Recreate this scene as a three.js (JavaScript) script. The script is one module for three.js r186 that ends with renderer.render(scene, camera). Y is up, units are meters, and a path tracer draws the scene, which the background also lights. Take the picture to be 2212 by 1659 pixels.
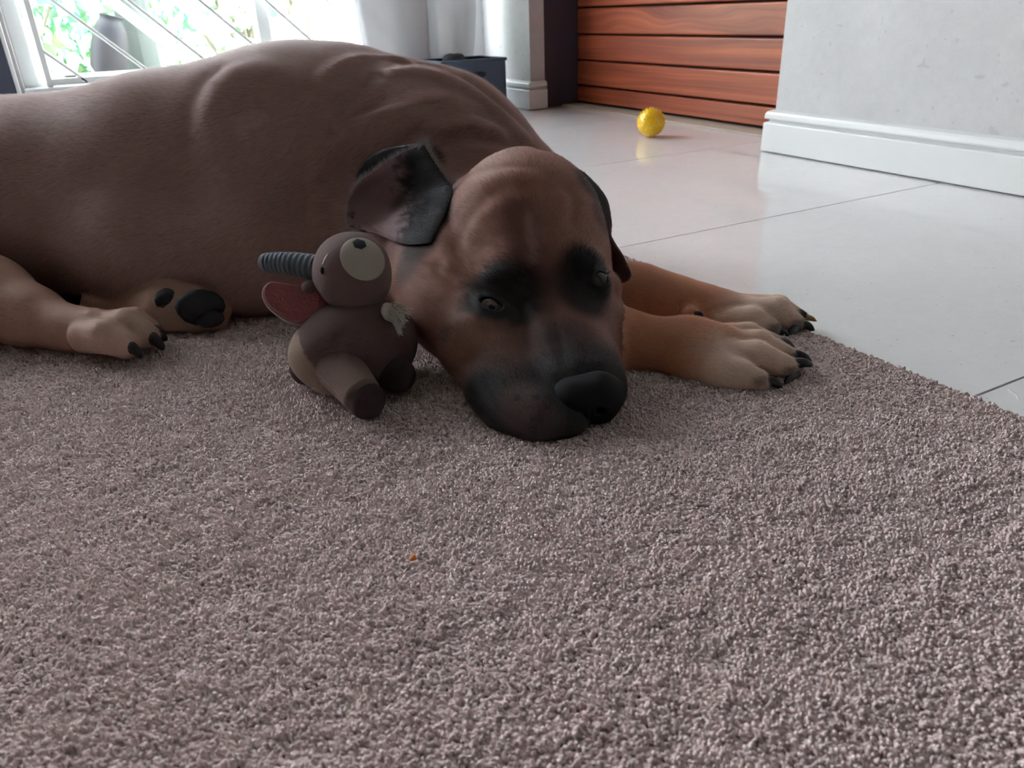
import * as THREE from 'three';
import { mergeGeometries } from 'three/addons/utils/BufferGeometryUtils.js';
import { RoundedBoxGeometry } from 'three/addons/geometries/RoundedBoxGeometry.js';

// ---------------------------------------------------------------- camera, sky, exposure
const scene = new THREE.Scene();
const CAM_H = 0.347;
const camera = new THREE.PerspectiveCamera(53.5075, 2212 / 1659, 0.03, 60);
camera.position.set(0, CAM_H, 0);
camera.up.set(0.23986222, 0.89625212, -0.37309283);
camera.lookAt(0.41314892, CAM_H - 0.4420128, -0.79619888);
camera.focus = 0.8;
camera.userData.fStop = 11;
const SKY = 1.0;
scene.background = new THREE.Color(0.89, 0.94, 1.0);       // bright overcast sky outside the windows
scene.backgroundIntensity = SKY;
scene.environmentIntensity = SKY;
const sun = new THREE.DirectionalLight(new THREE.Color(1.0, 0.985, 0.97), 5.5);                // high sun over the roof, on the garden only
sun.position.set(2.2, 9.2, 1.2); sun.target.position.set(0.6, 0, -5.2); sun.castShadow = true; sun.shadow.mapSize.set(2048, 2048); sun.name = 'sun';
Object.assign(sun.shadow.camera, { left: -9, right: 9, top: 9, bottom: -9, near: 0.5, far: 30 }); scene.add(sun, sun.target);
const renderer = new THREE.WebGLRenderer({ antialias: true });
renderer.shadowMap.enabled = true;
renderer.toneMapping = THREE.LinearToneMapping;
renderer.toneMappingExposure = 17.6;

// ---------------------------------------------------------------- helpers
const V = (x, y, z) => new THREE.Vector3(x, y, z);
const RX = [0.87850674, -0.23986222, 0.41314892], RY = [-0.03683512, -0.89625212, -0.4420128], RZ = [0.47630777, 0.37309283, -0.79619888], FPX = 1645.43;
const rayAt = (px, py) => { const a = (px - 1106) / FPX, b = (py - 829.5) / FPX; return V(RX[0] * a + RX[1] * b + RX[2], RY[0] * a + RY[1] * b + RY[2], RZ[0] * a + RZ[1] * b + RZ[2]); };
const P = (px, py, dep) => rayAt(px, py).multiplyScalar(dep).add(V(0, CAM_H, 0));          // a measured image point at a known depth, in metres
const H = (px, h, dep) => { const dy = (h - CAM_H) / dep, a = (px - 1106) / FPX, b = (dy - RY[2] - RY[0] * a) / RY[1]; return P(px, 829.5 + b * FPX, dep); };
const FL = (px, py, y = 0.012) => { const d = rayAt(px, py); return d.multiplyScalar((y - CAM_H) / d.y).add(V(0, CAM_H, 0)); };
function rng(seed) { let s = seed | 0; return () => { s = (s + 0x6d2b79f5) | 0; let t = Math.imul(s ^ (s >>> 15), 1 | s); t = (t + Math.imul(t ^ (t >>> 7), 61 | t)) ^ t; return ((t ^ (t >>> 14)) >>> 0) / 4294967296; }; }
const hash3 = (x, y, z) => { let h = (Math.imul(x, 374761393) + Math.imul(y, 668265263) + Math.imul(z, 1440670441)) | 0; h = Math.imul(h ^ (h >>> 13), 1274126177); return ((h ^ (h >>> 16)) >>> 0) / 4294967296; };
function noise3(x, y, z) {
  const xi = Math.floor(x), yi = Math.floor(y), zi = Math.floor(z), f = (t) => t * t * (3 - 2 * t), a = f(x - xi), b = f(y - yi), c = f(z - zi), L = (p, q, t) => p + (q - p) * t;
  return L(L(L(hash3(xi, yi, zi), hash3(xi + 1, yi, zi), a), L(hash3(xi, yi + 1, zi), hash3(xi + 1, yi + 1, zi), a), b), L(L(hash3(xi, yi, zi + 1), hash3(xi + 1, yi, zi + 1), a), L(hash3(xi, yi + 1, zi + 1), hash3(xi + 1, yi + 1, zi + 1), a), b), c) * 2 - 1;
}
const clamp = (x, a = 0, b = 1) => Math.min(b, Math.max(a, x)), smooth = (a, b, x) => { const t = clamp((x - a) / (b - a)); return t * t * (3 - 2 * t); }, lerp = (a, b, t) => a + (b - a) * t;
const used = {};
const numbered = (n) => { if (used[n] === undefined) { used[n] = 0; return n; } used[n]++; return n + '_' + String(used[n]).padStart(3, '0'); };
function tag(o, label, category, group) { o.userData.label = label; o.userData.category = category; if (group) o.userData.group = group; return o; }
function mesh(name, geo, mat, parent = scene) {
  const g = Array.isArray(geo) ? mergeGeometries(geo.map((q) => { q = q.index ? q.toNonIndexed() : q.clone(); for (const k of Object.keys(q.attributes)) if (!['position', 'normal', 'uv'].includes(k)) q.deleteAttribute(k); return q; })) : geo;
  const m = new THREE.Mesh(g, mat); m.name = numbered(name); m.castShadow = m.receiveShadow = true; parent.add(m); return m;
}
function grp(name, pos = [0, 0, 0], parent = scene) { const g = new THREE.Group(); g.name = numbered(name); g.position.set(...pos); parent.add(g); return g; }
const struct = (o) => { o.userData.kind = 'structure'; return o; };
const box = (x0, x1, y0, y1, z0, z1) => new THREE.BoxGeometry(x1 - x0, y1 - y0, z1 - z0).translate((x0 + x1) / 2, (y0 + y1) / 2, (z0 + z1) / 2);
const rbox = (x0, x1, y0, y1, z0, z1, r) => new RoundedBoxGeometry(x1 - x0, y1 - y0, z1 - z0, 2, r).translate((x0 + x1) / 2, (y0 + y1) / 2, (z0 + z1) / 2);
function bar(a, b, w, t, r = 0.003) {                                                    // a flat bar from a to b, w across in the plane of the window, t deep
  const d = b.clone().sub(a), L = d.length(), g = new RoundedBoxGeometry(w, L, t, 1, r);
  const y = d.normalize(), z = V(0, 0, 1), x = y.clone().cross(z).normalize();
  return g.applyMatrix4(new THREE.Matrix4().makeBasis(x, y, z.clone())).translate((a.x + b.x) / 2, (a.y + b.y) / 2, (a.z + b.z) / 2);
}
const lin = (hex) => new THREE.Color(hex);
const std = (o) => new THREE.MeshStandardMaterial(o), phys = (o) => new THREE.MeshPhysicalMaterial(o);
function texture(w, h, fn, { srgb = true, repeat } = {}) {
  const d = new Uint8Array(w * h * 4);
  for (let y = 0; y < h; y++) for (let x = 0; x < w; x++) { const c = fn(x, y), o = (y * w + x) * 4; d[o] = clamp(c[0]) * 255; d[o + 1] = clamp(c[1]) * 255; d[o + 2] = clamp(c[2]) * 255; d[o + 3] = 255; }
  const t = new THREE.DataTexture(d, w, h); t.magFilter = THREE.LinearFilter; t.minFilter = THREE.LinearMipmapLinearFilter; t.generateMipmaps = true; t.wrapS = t.wrapT = THREE.RepeatWrapping;
  if (srgb) t.colorSpace = THREE.SRGBColorSpace; if (repeat) t.repeat.set(...repeat); t.needsUpdate = true; return t;
}

// ---------------------------------------------------------------- the room
const XR = 1.505, XD = 1.724, ZW = -3.02, ZD0 = -2.65, ZD1 = -1.434, RH = 2.55;
const plaster = texture(512, 512, (x, y) => { const n = noise3(x / 60, y / 60, 3) * 0.012 + noise3(x / 9, y / 9, 5) * 0.010 + noise3(x / 2, y / 2, 8) * 0.008; const s = noise3(x / 7, y / 7, 20) > 0.86 ? -0.05 : 0; return [0.755 + n + s, 0.75 + n + s, 0.755 + n + s]; });
const plasterB = texture(256, 256, (x, y) => { const n = 0.5 + noise3(x / 5, y / 5, 1) * 0.3 + noise3(x / 21, y / 21, 2) * 0.2; return [n, n, n]; }, { srgb: false });
const wallMat = std({ map: plaster, bumpMap: plasterB, bumpScale: 0.0008, roughness: 0.62 });
const trimMat = std({ color: lin('#d9dada'), roughness: 0.32 });
function wallUV(g) { const p = g.attributes.position, n = g.attributes.normal, uv = g.attributes.uv; for (let i = 0; i < p.count; i++) { const ax = Math.abs(n.getX(i)) > 0.7; uv.setXY(i, (ax ? p.getZ(i) : p.getX(i)) * 1.1, (Math.abs(n.getY(i)) > 0.7 ? p.getZ(i) : p.getY(i)) * 1.1); } return g; }
const WX = -4.4, ZF = 6.0;
// right wall with the recess for the wooden door
struct(mesh('wall_right', [
  wallUV(box(XR, XR + 0.4, 0, RH, ZD1, ZF)), wallUV(box(XR, XR + 0.062, 0, RH, ZW - 0.2, ZD0)), wallUV(box(XR + 0.062, XR + 0.4, 0, RH, ZW - 0.2, ZD0 - 0.11)),
  wallUV(box(XR, XR + 0.4, 2.12, RH, ZD0, ZD1)), wallUV(box(XD + 0.06, XR + 0.4, 0, 2.12, ZD0 - 0.2, ZD1)),
], wallMat));
// window wall: piers, sill wall and head
const W1 = [-0.137, 1.455], W2 = [-2.25, -0.62], SILL = 0.165, HEAD = 2.35;
struct(mesh('wall_back', [
  wallUV(box(WX, W2[0], 0, RH, ZW - 0.2, ZW)), wallUV(box(W2[1], W1[0], 0, RH, ZW - 0.2, ZW)), wallUV(box(W1[1], XR, 0, RH, ZW - 0.2, ZW)),
  wallUV(box(WX, XR, 0, SILL, ZW - 0.2, ZW)), wallUV(box(WX, XR, HEAD, RH, ZW - 0.2, ZW)),
], wallMat));
struct(mesh('wall_left', wallUV(box(WX - 0.2, WX, 0, RH, ZW - 0.2, ZF)), std({ color: lin('#7d756e'), roughness: 0.8 })));
struct(mesh('wall_front', wallUV(box(WX, XR + 0.4, 0, RH, ZF, ZF + 0.2)), std({ color: lin('#5c534d'), roughness: 0.8 })));
struct(mesh('ceiling', wallUV(box(WX - 0.2, XR + 0.4, RH, RH + 0.2, ZW - 0.2, ZF + 0.2)), std({ color: lin('#85807c'), roughness: 0.85 })));

// floor: large polished porcelain tiles, each one a piece, over a grout bed
{
  const floor = struct(mesh('floor', box(WX, XR + 0.4, -0.12, -0.0022, ZW, ZF), std({ color: lin('#6f6a64'), roughness: 0.95 })));
  const mats = [0, 1, 2].map((k) => {
    const map = texture(1024, 512, (x, y) => { const u = x / 1024 * 6, v = y / 512 * 3; let n = noise3(u * 1.5, v * 1.5, k * 9) * 0.008 + noise3(u * 14, v * 14, k * 7 + 2) * 0.006 + noise3(u * 60, v * 60, k) * 0.006; const speck = noise3(x / 3.1, y / 3.1, 40 + k) > 0.93 ? -0.13 : 0; return [0.875 + n + speck, 0.866 + n + speck, 0.868 + n + speck * 0.9]; });
    const rm = texture(512, 256, (x, y) => { const s = noise3(x / 40, y / 40, k + 4) * 0.03 + noise3(x / 6, y / 6, k + 14) * 0.02; const r = 0.085 + s * 0.6; return [r, r, r]; }, { srgb: false });
    return phys({ map, roughnessMap: rm, roughness: 1, clearcoat: 0.0, ior: 1.5 });
  });
  const G = 0.0013, TL = 1.46, tile = new RoundedBoxGeometry(TL - 2 * G, 0.012, 0.6 - 2 * G, 1, 0.0004).translate(0, -0.006, 0);
  { const p = tile.attributes.position, uv = tile.attributes.uv; for (let i = 0; i < p.count; i++) uv.setXY(i, p.getX(i) / TL + 0.5, p.getZ(i) / 0.6 + 0.5); }
  for (let i = -5; i < 2; i++) for (let j = -4; j < 12; j++) {
    const x = 0.295 + i * TL + TL / 2, z = -0.963 + j * 0.6 - 0.3 + 0.6;
    if (z - 0.3 > ZF || z + 0.3 < ZW || x + TL / 2 < WX) continue;
    const t = mesh('tile', tile, mats[(i * 7 + j * 3 + 50) % 3], floor); t.position.set(x, 0, z); if ((i + j) & 1) t.rotation.y = Math.PI;
  }
}
// baseboards: a tall plain board, a bead and a rounded cap
const BB = [[0, 0.0025], [0.0165, 0.0025], [0.018, 0.004], [0.018, 0.068], [0.0165, 0.0705], [0.0125, 0.0718], [0.0085, 0.0738], [0.0085, 0.0772], [0.0115, 0.0785], [0.0165, 0.0795], [0.0172, 0.083], [0.0165, 0.0905], [0.0135, 0.0955], [0.008, 0.0985], [0.003, 0.1], [0, 0.1]];
function baseboard(path) {                                                    // path: floor points [x, z], the profile stands out to the left of the walk
  const n = BB.length, pos = [], idx = [], pts = path.map((q) => new THREE.Vector2(q[0], q[1]));
  const nor = (i) => { const d = pts[i + 1].clone().sub(pts[i]).normalize(); return new THREE.Vector2(d.y, -d.x); };
  pts.forEach((p, i) => { const a = i ? nor(i - 1) : nor(0), b = i < pts.length - 1 ? nor(i) : a, m = a.clone().add(b); m.multiplyScalar(2 / m.lengthSq()); BB.forEach(([o, h]) => pos.push(p.x + m.x * o, h, p.y + m.y * o)); });
  for (let i = 0; i < pts.length - 1; i++) for (let k = 0; k < n; k++) { const a = i * n + k, b = i * n + (k + 1) % n, c = a + n, d = b + n; idx.push(a, b, c, b, d, c); }
  for (const e of [0, pts.length - 1]) for (let k = 1; k < n - 1; k++) idx.push(e * n, e * n + k, e * n + k + 1);
  let g = new THREE.BufferGeometry(); g.setAttribute('position', new THREE.Float32BufferAttribute(pos, 3)); g.setIndex(idx); g = g.toNonIndexed(); g.computeVertexNormals();
  g.setAttribute('uv', new THREE.Float32BufferAttribute(new Float32Array(g.attributes.position.count * 2), 2)); return g;
}
struct(mesh('baseboard_right', baseboard([[XR + 0.15, ZD1], [XR, ZD1], [XR, ZF]].reverse().map((q) => q)), trimMat));
struct(mesh('baseboard_pillar', baseboard([[XR, ZW], [XR, ZD0], [XR + 0.062, ZD0]].reverse()), trimMat));
struct(mesh('baseboard_left', baseboard([[WX, ZW], [WX, ZF]]), trimMat));
struct(mesh('baseboard_back', baseboard([[WX, ZW], [XR, ZW]].reverse()), trimMat));

// wooden door: horizontal boards between dark jambs
{
  const door = struct(grp('door_1'));
  const dark = std({ color: lin('#383240'), roughness: 0.5 });
  struct(mesh('jamb', [rbox(XR + 0.064, XD + 0.03, 0, 2.115, ZD0 - 0.105, ZD0 - 0.012, 0.004)], dark, door)).userData.kind = undefined;
  mesh('jamb', [rbox(XD - 0.03, XD + 0.03, 0, 2.115, ZD1 - 0.05, ZD1 - 0.003, 0.004)], dark, door);
  mesh('head', [rbox(XD - 0.03, XD + 0.03, 2.065, 2.118, ZD0 - 0.01, ZD1 - 0.05, 0.004)], dark, door);
  mesh('backing_panel', box(XD + 0.026, XD + 0.05, 0.006, 2.06, ZD0 - 0.1, ZD1 - 0.05), std({ color: lin('#241310'), roughness: 0.8 }), door);
  mesh('threshold', rbox(XD - 0.075, XD + 0.02, 0, 0.006, ZD0 - 0.01, ZD1 - 0.004, 0.002), std({ color: lin('#b8ab9c'), roughness: 0.5 }), door);
  const woods = [0, 1, 2, 3].map((k) => phys({
    map: texture(1024, 96, (x, y) => {
      const u = x / 1024 * 1.2, v = y / 96 * 0.09, wild = k === 1 ? 0.03 : 0.006, wv = v + noise3(u * 3.2, v * 14, k * 5) * wild + noise3(u * 9, v * 30, k * 3 + 1) * wild * 0.35;
      const g = noise3(u * 2, wv * 150, k * 11) * 0.5 + noise3(u * 6, wv * 420, k + 30) * 0.35, f = noise3(u * 40, v * 900, k + 60) * 0.25, big = noise3(u * 2.2, wv * 40, k * 17 + 9);
      const t = clamp(0.5 + g * 0.42 + f * 0.22 + big * (k === 1 ? 0.5 : 0.28)); return [lerp(0.50, 0.76, t), lerp(0.225, 0.40, t), lerp(0.155, 0.245, t)];
    }), roughness: 0.38, clearcoat: 0.25, clearcoatRoughness: 0.3 }));
  const L = ZD1 - 0.05 - (ZD0 - 0.095), bg = new RoundedBoxGeometry(0.03, 0.0835, L, 2, 0.005);
  { const p = bg.attributes.position, uv = bg.attributes.uv; for (let i = 0; i < p.count; i++) uv.setXY(i, p.getZ(i) / L + 0.5, p.getY(i) / 0.09 + 0.5); }
  const bg0 = bg.clone().scale(1, 0.053 / 0.0835, 1);
  for (let i = 0; i < 23; i++) {
    const b = mesh('board', i ? bg : bg0, woods[i === 3 ? 1 : [0, 2, 3, 1, 0, 3][i % 6]], door);
    b.position.set(XD + 0.012 + (i % 3) * 0.001, i ? 0.0265 + i * 0.0895 : 0.0415, (ZD0 - 0.095 + ZD1 - 0.05) / 2); if (i % 2 && i !== 3) b.rotation.x = Math.PI;
  }
}

// windows: white frames, panes, inside security bars on the near one
const whiteMetal = std({ color: lin('#eef2f2'), roughness: 0.35 }), glassMat = phys({ color: 0xffffff, transmission: 1, thickness: 0, roughness: 0.0, ior: 1.5 });
function windowUnit(name, x0, x1, mull) {
  const w = struct(grp(name)), z0 = ZW - 0.12, z1 = ZW - 0.055, f = 0.045;
  mesh('frame', [rbox(x0, x0 + f, SILL, HEAD, z0, z1, 0.003), rbox(x1 - f * 0.3, x1, SILL, HEAD, z0, z1, 0.003), rbox(x0, x1, SILL, SILL + 0.022, z0, z1, 0.003), rbox(x0, x1, HEAD - f, HEAD, z0, z1, 0.003)], whiteMetal, w);
  let a = x0 + f; for (const m of [...mull, x1 - f * 0.3]) {
    if (m < x1 - f) mesh('mullion', rbox(m - 0.022, m + 0.022, SILL + 0.022, HEAD - f, z0, z1, 0.003), whiteMetal, w);
    mesh('pane', new THREE.PlaneGeometry(m - a, HEAD - SILL - 0.06).translate((a + m) / 2, (HEAD + SILL) / 2, z0 + 0.03), glassMat, w); a = m;
  }
  mesh('window_sill', rbox(x0, x1, SILL - 0.012, SILL + 0.008, ZW - 0.055, ZW + 0.012, 0.004), whiteMetal, w);
  return w;
}
windowUnit('window_1', W1[0], W1[1], [0.655]);
windowUnit('window_2', W2[0], W2[1], [-1.43]);
function grille(label, x0, x1, z, wide, off, group) {
  const s = tag(grp('security_grille', [x0, SILL, z]), label, 'security bars', group), O = (x, y) => V(x - x0, y - SILL, 0.016);
  const B = (a, b, w) => mesh('bar', bar(O(...a), O(...b), w, 0.02), whiteMetal, s);
  B([x0 + 0.075, SILL + 0.008], [x0 + 0.075, HEAD - 0.01], 0.018); B([x1 - 0.05, SILL + 0.008], [x1 - 0.05, HEAD - 0.01], 0.016);
  B([x0 + 0.075, SILL + 0.022], [x1 - 0.05, SILL + 0.022], 0.02); B([x0 + 0.075, HEAD - 0.02], [x1 - 0.05, HEAD - 0.02], 0.02);
  for (let k = 0; k < 16; k++) {                                              // parallel slanted bars
    if (wide > 0.02 && k === 1) continue; const c = x0 + 0.185 + k * 0.213 + off; let a = [c - 2.1, SILL + 2.1 * 0.96], b = [c, SILL + 0.015];
    const X0 = x0 + 0.075, X1 = x1 - 0.05; const at = (x) => SILL + 0.015 + (c - x) * 0.96;
    if (at(X0) > HEAD - 0.02) { a = [c - (HEAD - 0.035 - SILL) / 0.96, HEAD - 0.02]; } else a = [X0, at(X0)];
    if (b[0] > X1) b = [X1, at(X1)]; if (a[0] >= X1 - 0.02 || at(X1) > HEAD) continue;
    B(a, b, wide);
  }
  return s;
}
grille('thin slanted security bars on the room side of the window behind the dog', W1[0], W1[1], ZW - 0.04, 0.011, 0);
grille('broad white slanted bars on the garden side of the window panes', W1[0] - 0.02, W1[1], ZW - 0.27, 0.036, -0.012);
// a dark panel beside the window, at the left edge of the view
{
  const p = tag(grp('dark_panel', [-0.45, 0, ZW]), 'dark blue-grey upright panel standing left of the window frame', 'panel');
  mesh('board', rbox(-0.2, 0.292, 0.0, 2.3, 0.004, 0.03, 0.004), std({ color: lin('#4a5060'), roughness: 0.7 }), p);
  mesh('edge_strip', rbox(0.292, 0.303, 0.0, 2.3, 0.004, 0.032, 0.002), whiteMetal, p);
}
// a curtain gathered to one side of the window, its foot tucked behind the crate
{
  const U = 260, Vn = 60, pos = [], uv = [], idx = [];
  const line = new THREE.CatmullRomCurve3([[0.940, -2.905], [0.955, -2.88], [1.0, -2.87], [1.06, -2.866], [1.14, -2.862], [1.197, -2.866], [1.205, -2.885], [1.15, -2.905], [1.11, -2.915], [1.10, -2.93], [1.13, -2.94], [1.185, -2.925], [1.213, -2.885], [1.235, -2.845], [1.285, -2.822], [1.345, -2.825], [1.388, -2.85], [1.415, -2.895]].map((q) => V(q[0], 0, q[1])), false, 'centripetal');
  for (let j = 0; j <= Vn; j++) for (let i = 0; i <= U; i++) {
    const q = line.getPoint(i / U), y = lerp(0.085, 2.32, Math.pow(j / Vn, 1.7)), low = 1 - smooth(0.1, 0.42, y), u = q.x;
    const bulge = Math.exp(-(((u - 1.30 + (0.3 - y) * 0.16) / 0.022) ** 2)) * 0.016 * (1 - smooth(0.28, 0.42, y));
    pos.push(lerp(u, 1.17 + (u - 1.17) * 0.9, low) + Math.sin(y * 1.7) * 0.006, y, q.z - bulge + noise3(u * 20, y * 6, 2) * 0.004); uv.push(i / U * 20, y * 30);
  }
  for (let j = 0; j < Vn; j++) for (let i = 0; i < U; i++) { const a = j * (U + 1) + i, b = a + 1, c = a + U + 1, d = c + 1; idx.push(a, b, c, b, d, c); }
  const g = new THREE.BufferGeometry(); g.setAttribute('position', new THREE.Float32BufferAttribute(pos, 3)); g.setAttribute('uv', new THREE.Float32BufferAttribute(uv, 2)); g.setIndex(idx); g.computeVertexNormals();
  const weave = texture(64, 64, (x, y) => { const n = 0.5 + 0.25 * Math.sin(x * 0.8) * Math.sin(y * 0.8) + noise3(x / 2, y / 2, 3) * 0.25; return [n, n, n]; }, { srgb: false });
  const c = tag(grp('curtain', [1.17, 2.32, -2.88]), 'pale grey fabric curtain hanging in soft folds beside the window', 'curtain');
  g.translate(-1.17, -2.32, 2.88);
  mesh('fabric', g, phys({ color: lin('#c6c8cc'), roughness: 0.95, transmission: 0.06, thickness: 0, side: THREE.DoubleSide, bumpMap: weave, bumpScale: 0.0006 }), c);
  const rod = new THREE.CylinderGeometry(0.012, 0.012, 4.0, 16).rotateZ(Math.PI / 2).translate(-1.75, 0.03, 0);
  mesh('rod', rod, std({ color: lin('#6b6b6e'), roughness: 0.4, metalness: 0.8 }), c);
}
// grey-blue storage crate with pierced hand holes, a dark cloth bundle inside
{
  const cr = tag(grp('storage_crate', [1.252, 0, -2.70]), 'slate blue plastic storage crate with a cut-out handle beside the curtain', 'crate'), m = std({ color: lin('#465a6e'), roughness: 0.5 });
  const w = 0.245, h = 0.190, d = 0.2, t = 0.005, hole = new THREE.Path(); hole.moveTo(-0.032, 0.128); hole.lineTo(0.032, 0.128); hole.absarc(0.032, 0.140, 0.012, -Math.PI / 2, Math.PI / 2); hole.lineTo(-0.032, 0.152); hole.absarc(-0.032, 0.140, 0.012, Math.PI / 2, 1.5 * Math.PI);
  const panel = (W, withHole) => { const s = new THREE.Shape(); s.moveTo(-W / 2, 0); s.lineTo(W / 2, 0); s.lineTo(W / 2, h); s.lineTo(-W / 2, h); s.closePath(); if (withHole) s.holes.push(hole); return new THREE.ExtrudeGeometry(s, { depth: t, bevelEnabled: true, bevelSize: 0.001, bevelThickness: 0.001, bevelSegments: 1 }); };
  mesh('side_panel', panel(w, true).translate(0.0, 0, d / 2 - t), m, cr); mesh('side_panel', panel(w, true).translate(0, 0, -d / 2), m, cr);
  mesh('side_panel', panel(d, false).rotateY(Math.PI / 2).translate(w / 2 - t, 0, 0), m, cr); mesh('side_panel', panel(d, false).rotateY(Math.PI / 2).translate(-w / 2, 0, 0), m, cr);
  mesh('bottom_panel', rbox(-w / 2, w / 2, 0.0, 0.006, -d / 2, d / 2, 0.002), m, cr);
  const rim = (x0, x1, z0, z1) => rbox(x0, x1, h - 0.008, h + 0.003, z0, z1, 0.003);
  mesh('rim', [rim(-w / 2 - 0.006, w / 2 + 0.006, d / 2 - 0.006, d / 2 + 0.006), rim(-w / 2 - 0.006, w / 2 + 0.006, -d / 2 - 0.006, -d / 2 + 0.006), rim(w / 2 - 0.006, w / 2 + 0.006, -d / 2, d / 2), rim(-w / 2 - 0.006, -w / 2 + 0.006, -d / 2, d / 2)], m, cr);
  const b = new THREE.SphereGeometry(0.052, 40, 30); { const p = b.attributes.position; for (let i = 0; i < p.count; i++) { const x = p.getX(i), y = p.getY(i), z = p.getZ(i), k = 1 + noise3(x * 40, y * 40, z * 40) * 0.12 + noise3(x * 110, y * 110, z * 110) * 0.05; p.setXYZ(i, x * k * 1.05, y * k, z * k); } b.computeVertexNormals(); }
  const bu = tag(grp('cloth_bundle', [1.222, 0.158, -2.70]), 'dark rounded bundle showing above the rim of the blue crate', 'bundle');
  mesh('cloth', b, std({ color: lin('#2a2a33'), roughness: 0.9 }), bu);
  const b2 = new THREE.SphereGeometry(0.05, 24, 16).scale(1.2, 1.3, 1.2); const b3 = mesh('cloth', b2, std({ color: lin('#2a2a33'), roughness: 0.9 }), bu); b3.position.set(0.0, -0.075, 0);
}
// yellow spiky ball by the door
{
  const c = V(1.428, 0, -1.823), r = 0.0385, ball = tag(grp('spiky_ball', [c.x, 0, c.z]), 'yellow rubber dog ball covered in short spikes on the white tiles', 'ball');
  const m = phys({ color: lin('#fbc900'), roughness: 0.3, clearcoat: 0.4, clearcoatRoughness: 0.2 });
  const s = new THREE.SphereGeometry(r, 48, 32); s.translate(0, r + 0.0022, 0); mesh('shell', s, m, ball);
  const sp = [], N = 190; for (let i = 0; i < N; i++) { const y = 1 - 2 * (i + 0.5) / N, q = Math.sqrt(1 - y * y), a = i * 2.39996, n = V(q * Math.cos(a), y, q * Math.sin(a)); if (y < -0.985) continue; const g = new THREE.ConeGeometry(0.0021, 0.0048, 7).translate(0, 0.0018, 0).applyQuaternion(new THREE.Quaternion().setFromUnitVectors(V(0, 1, 0), n)).translate(n.x * r, n.y * r + r + 0.0022, n.z * r); sp.push(g); }
  for (const g of sp) mesh('spike', g, m, ball);
}
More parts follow.
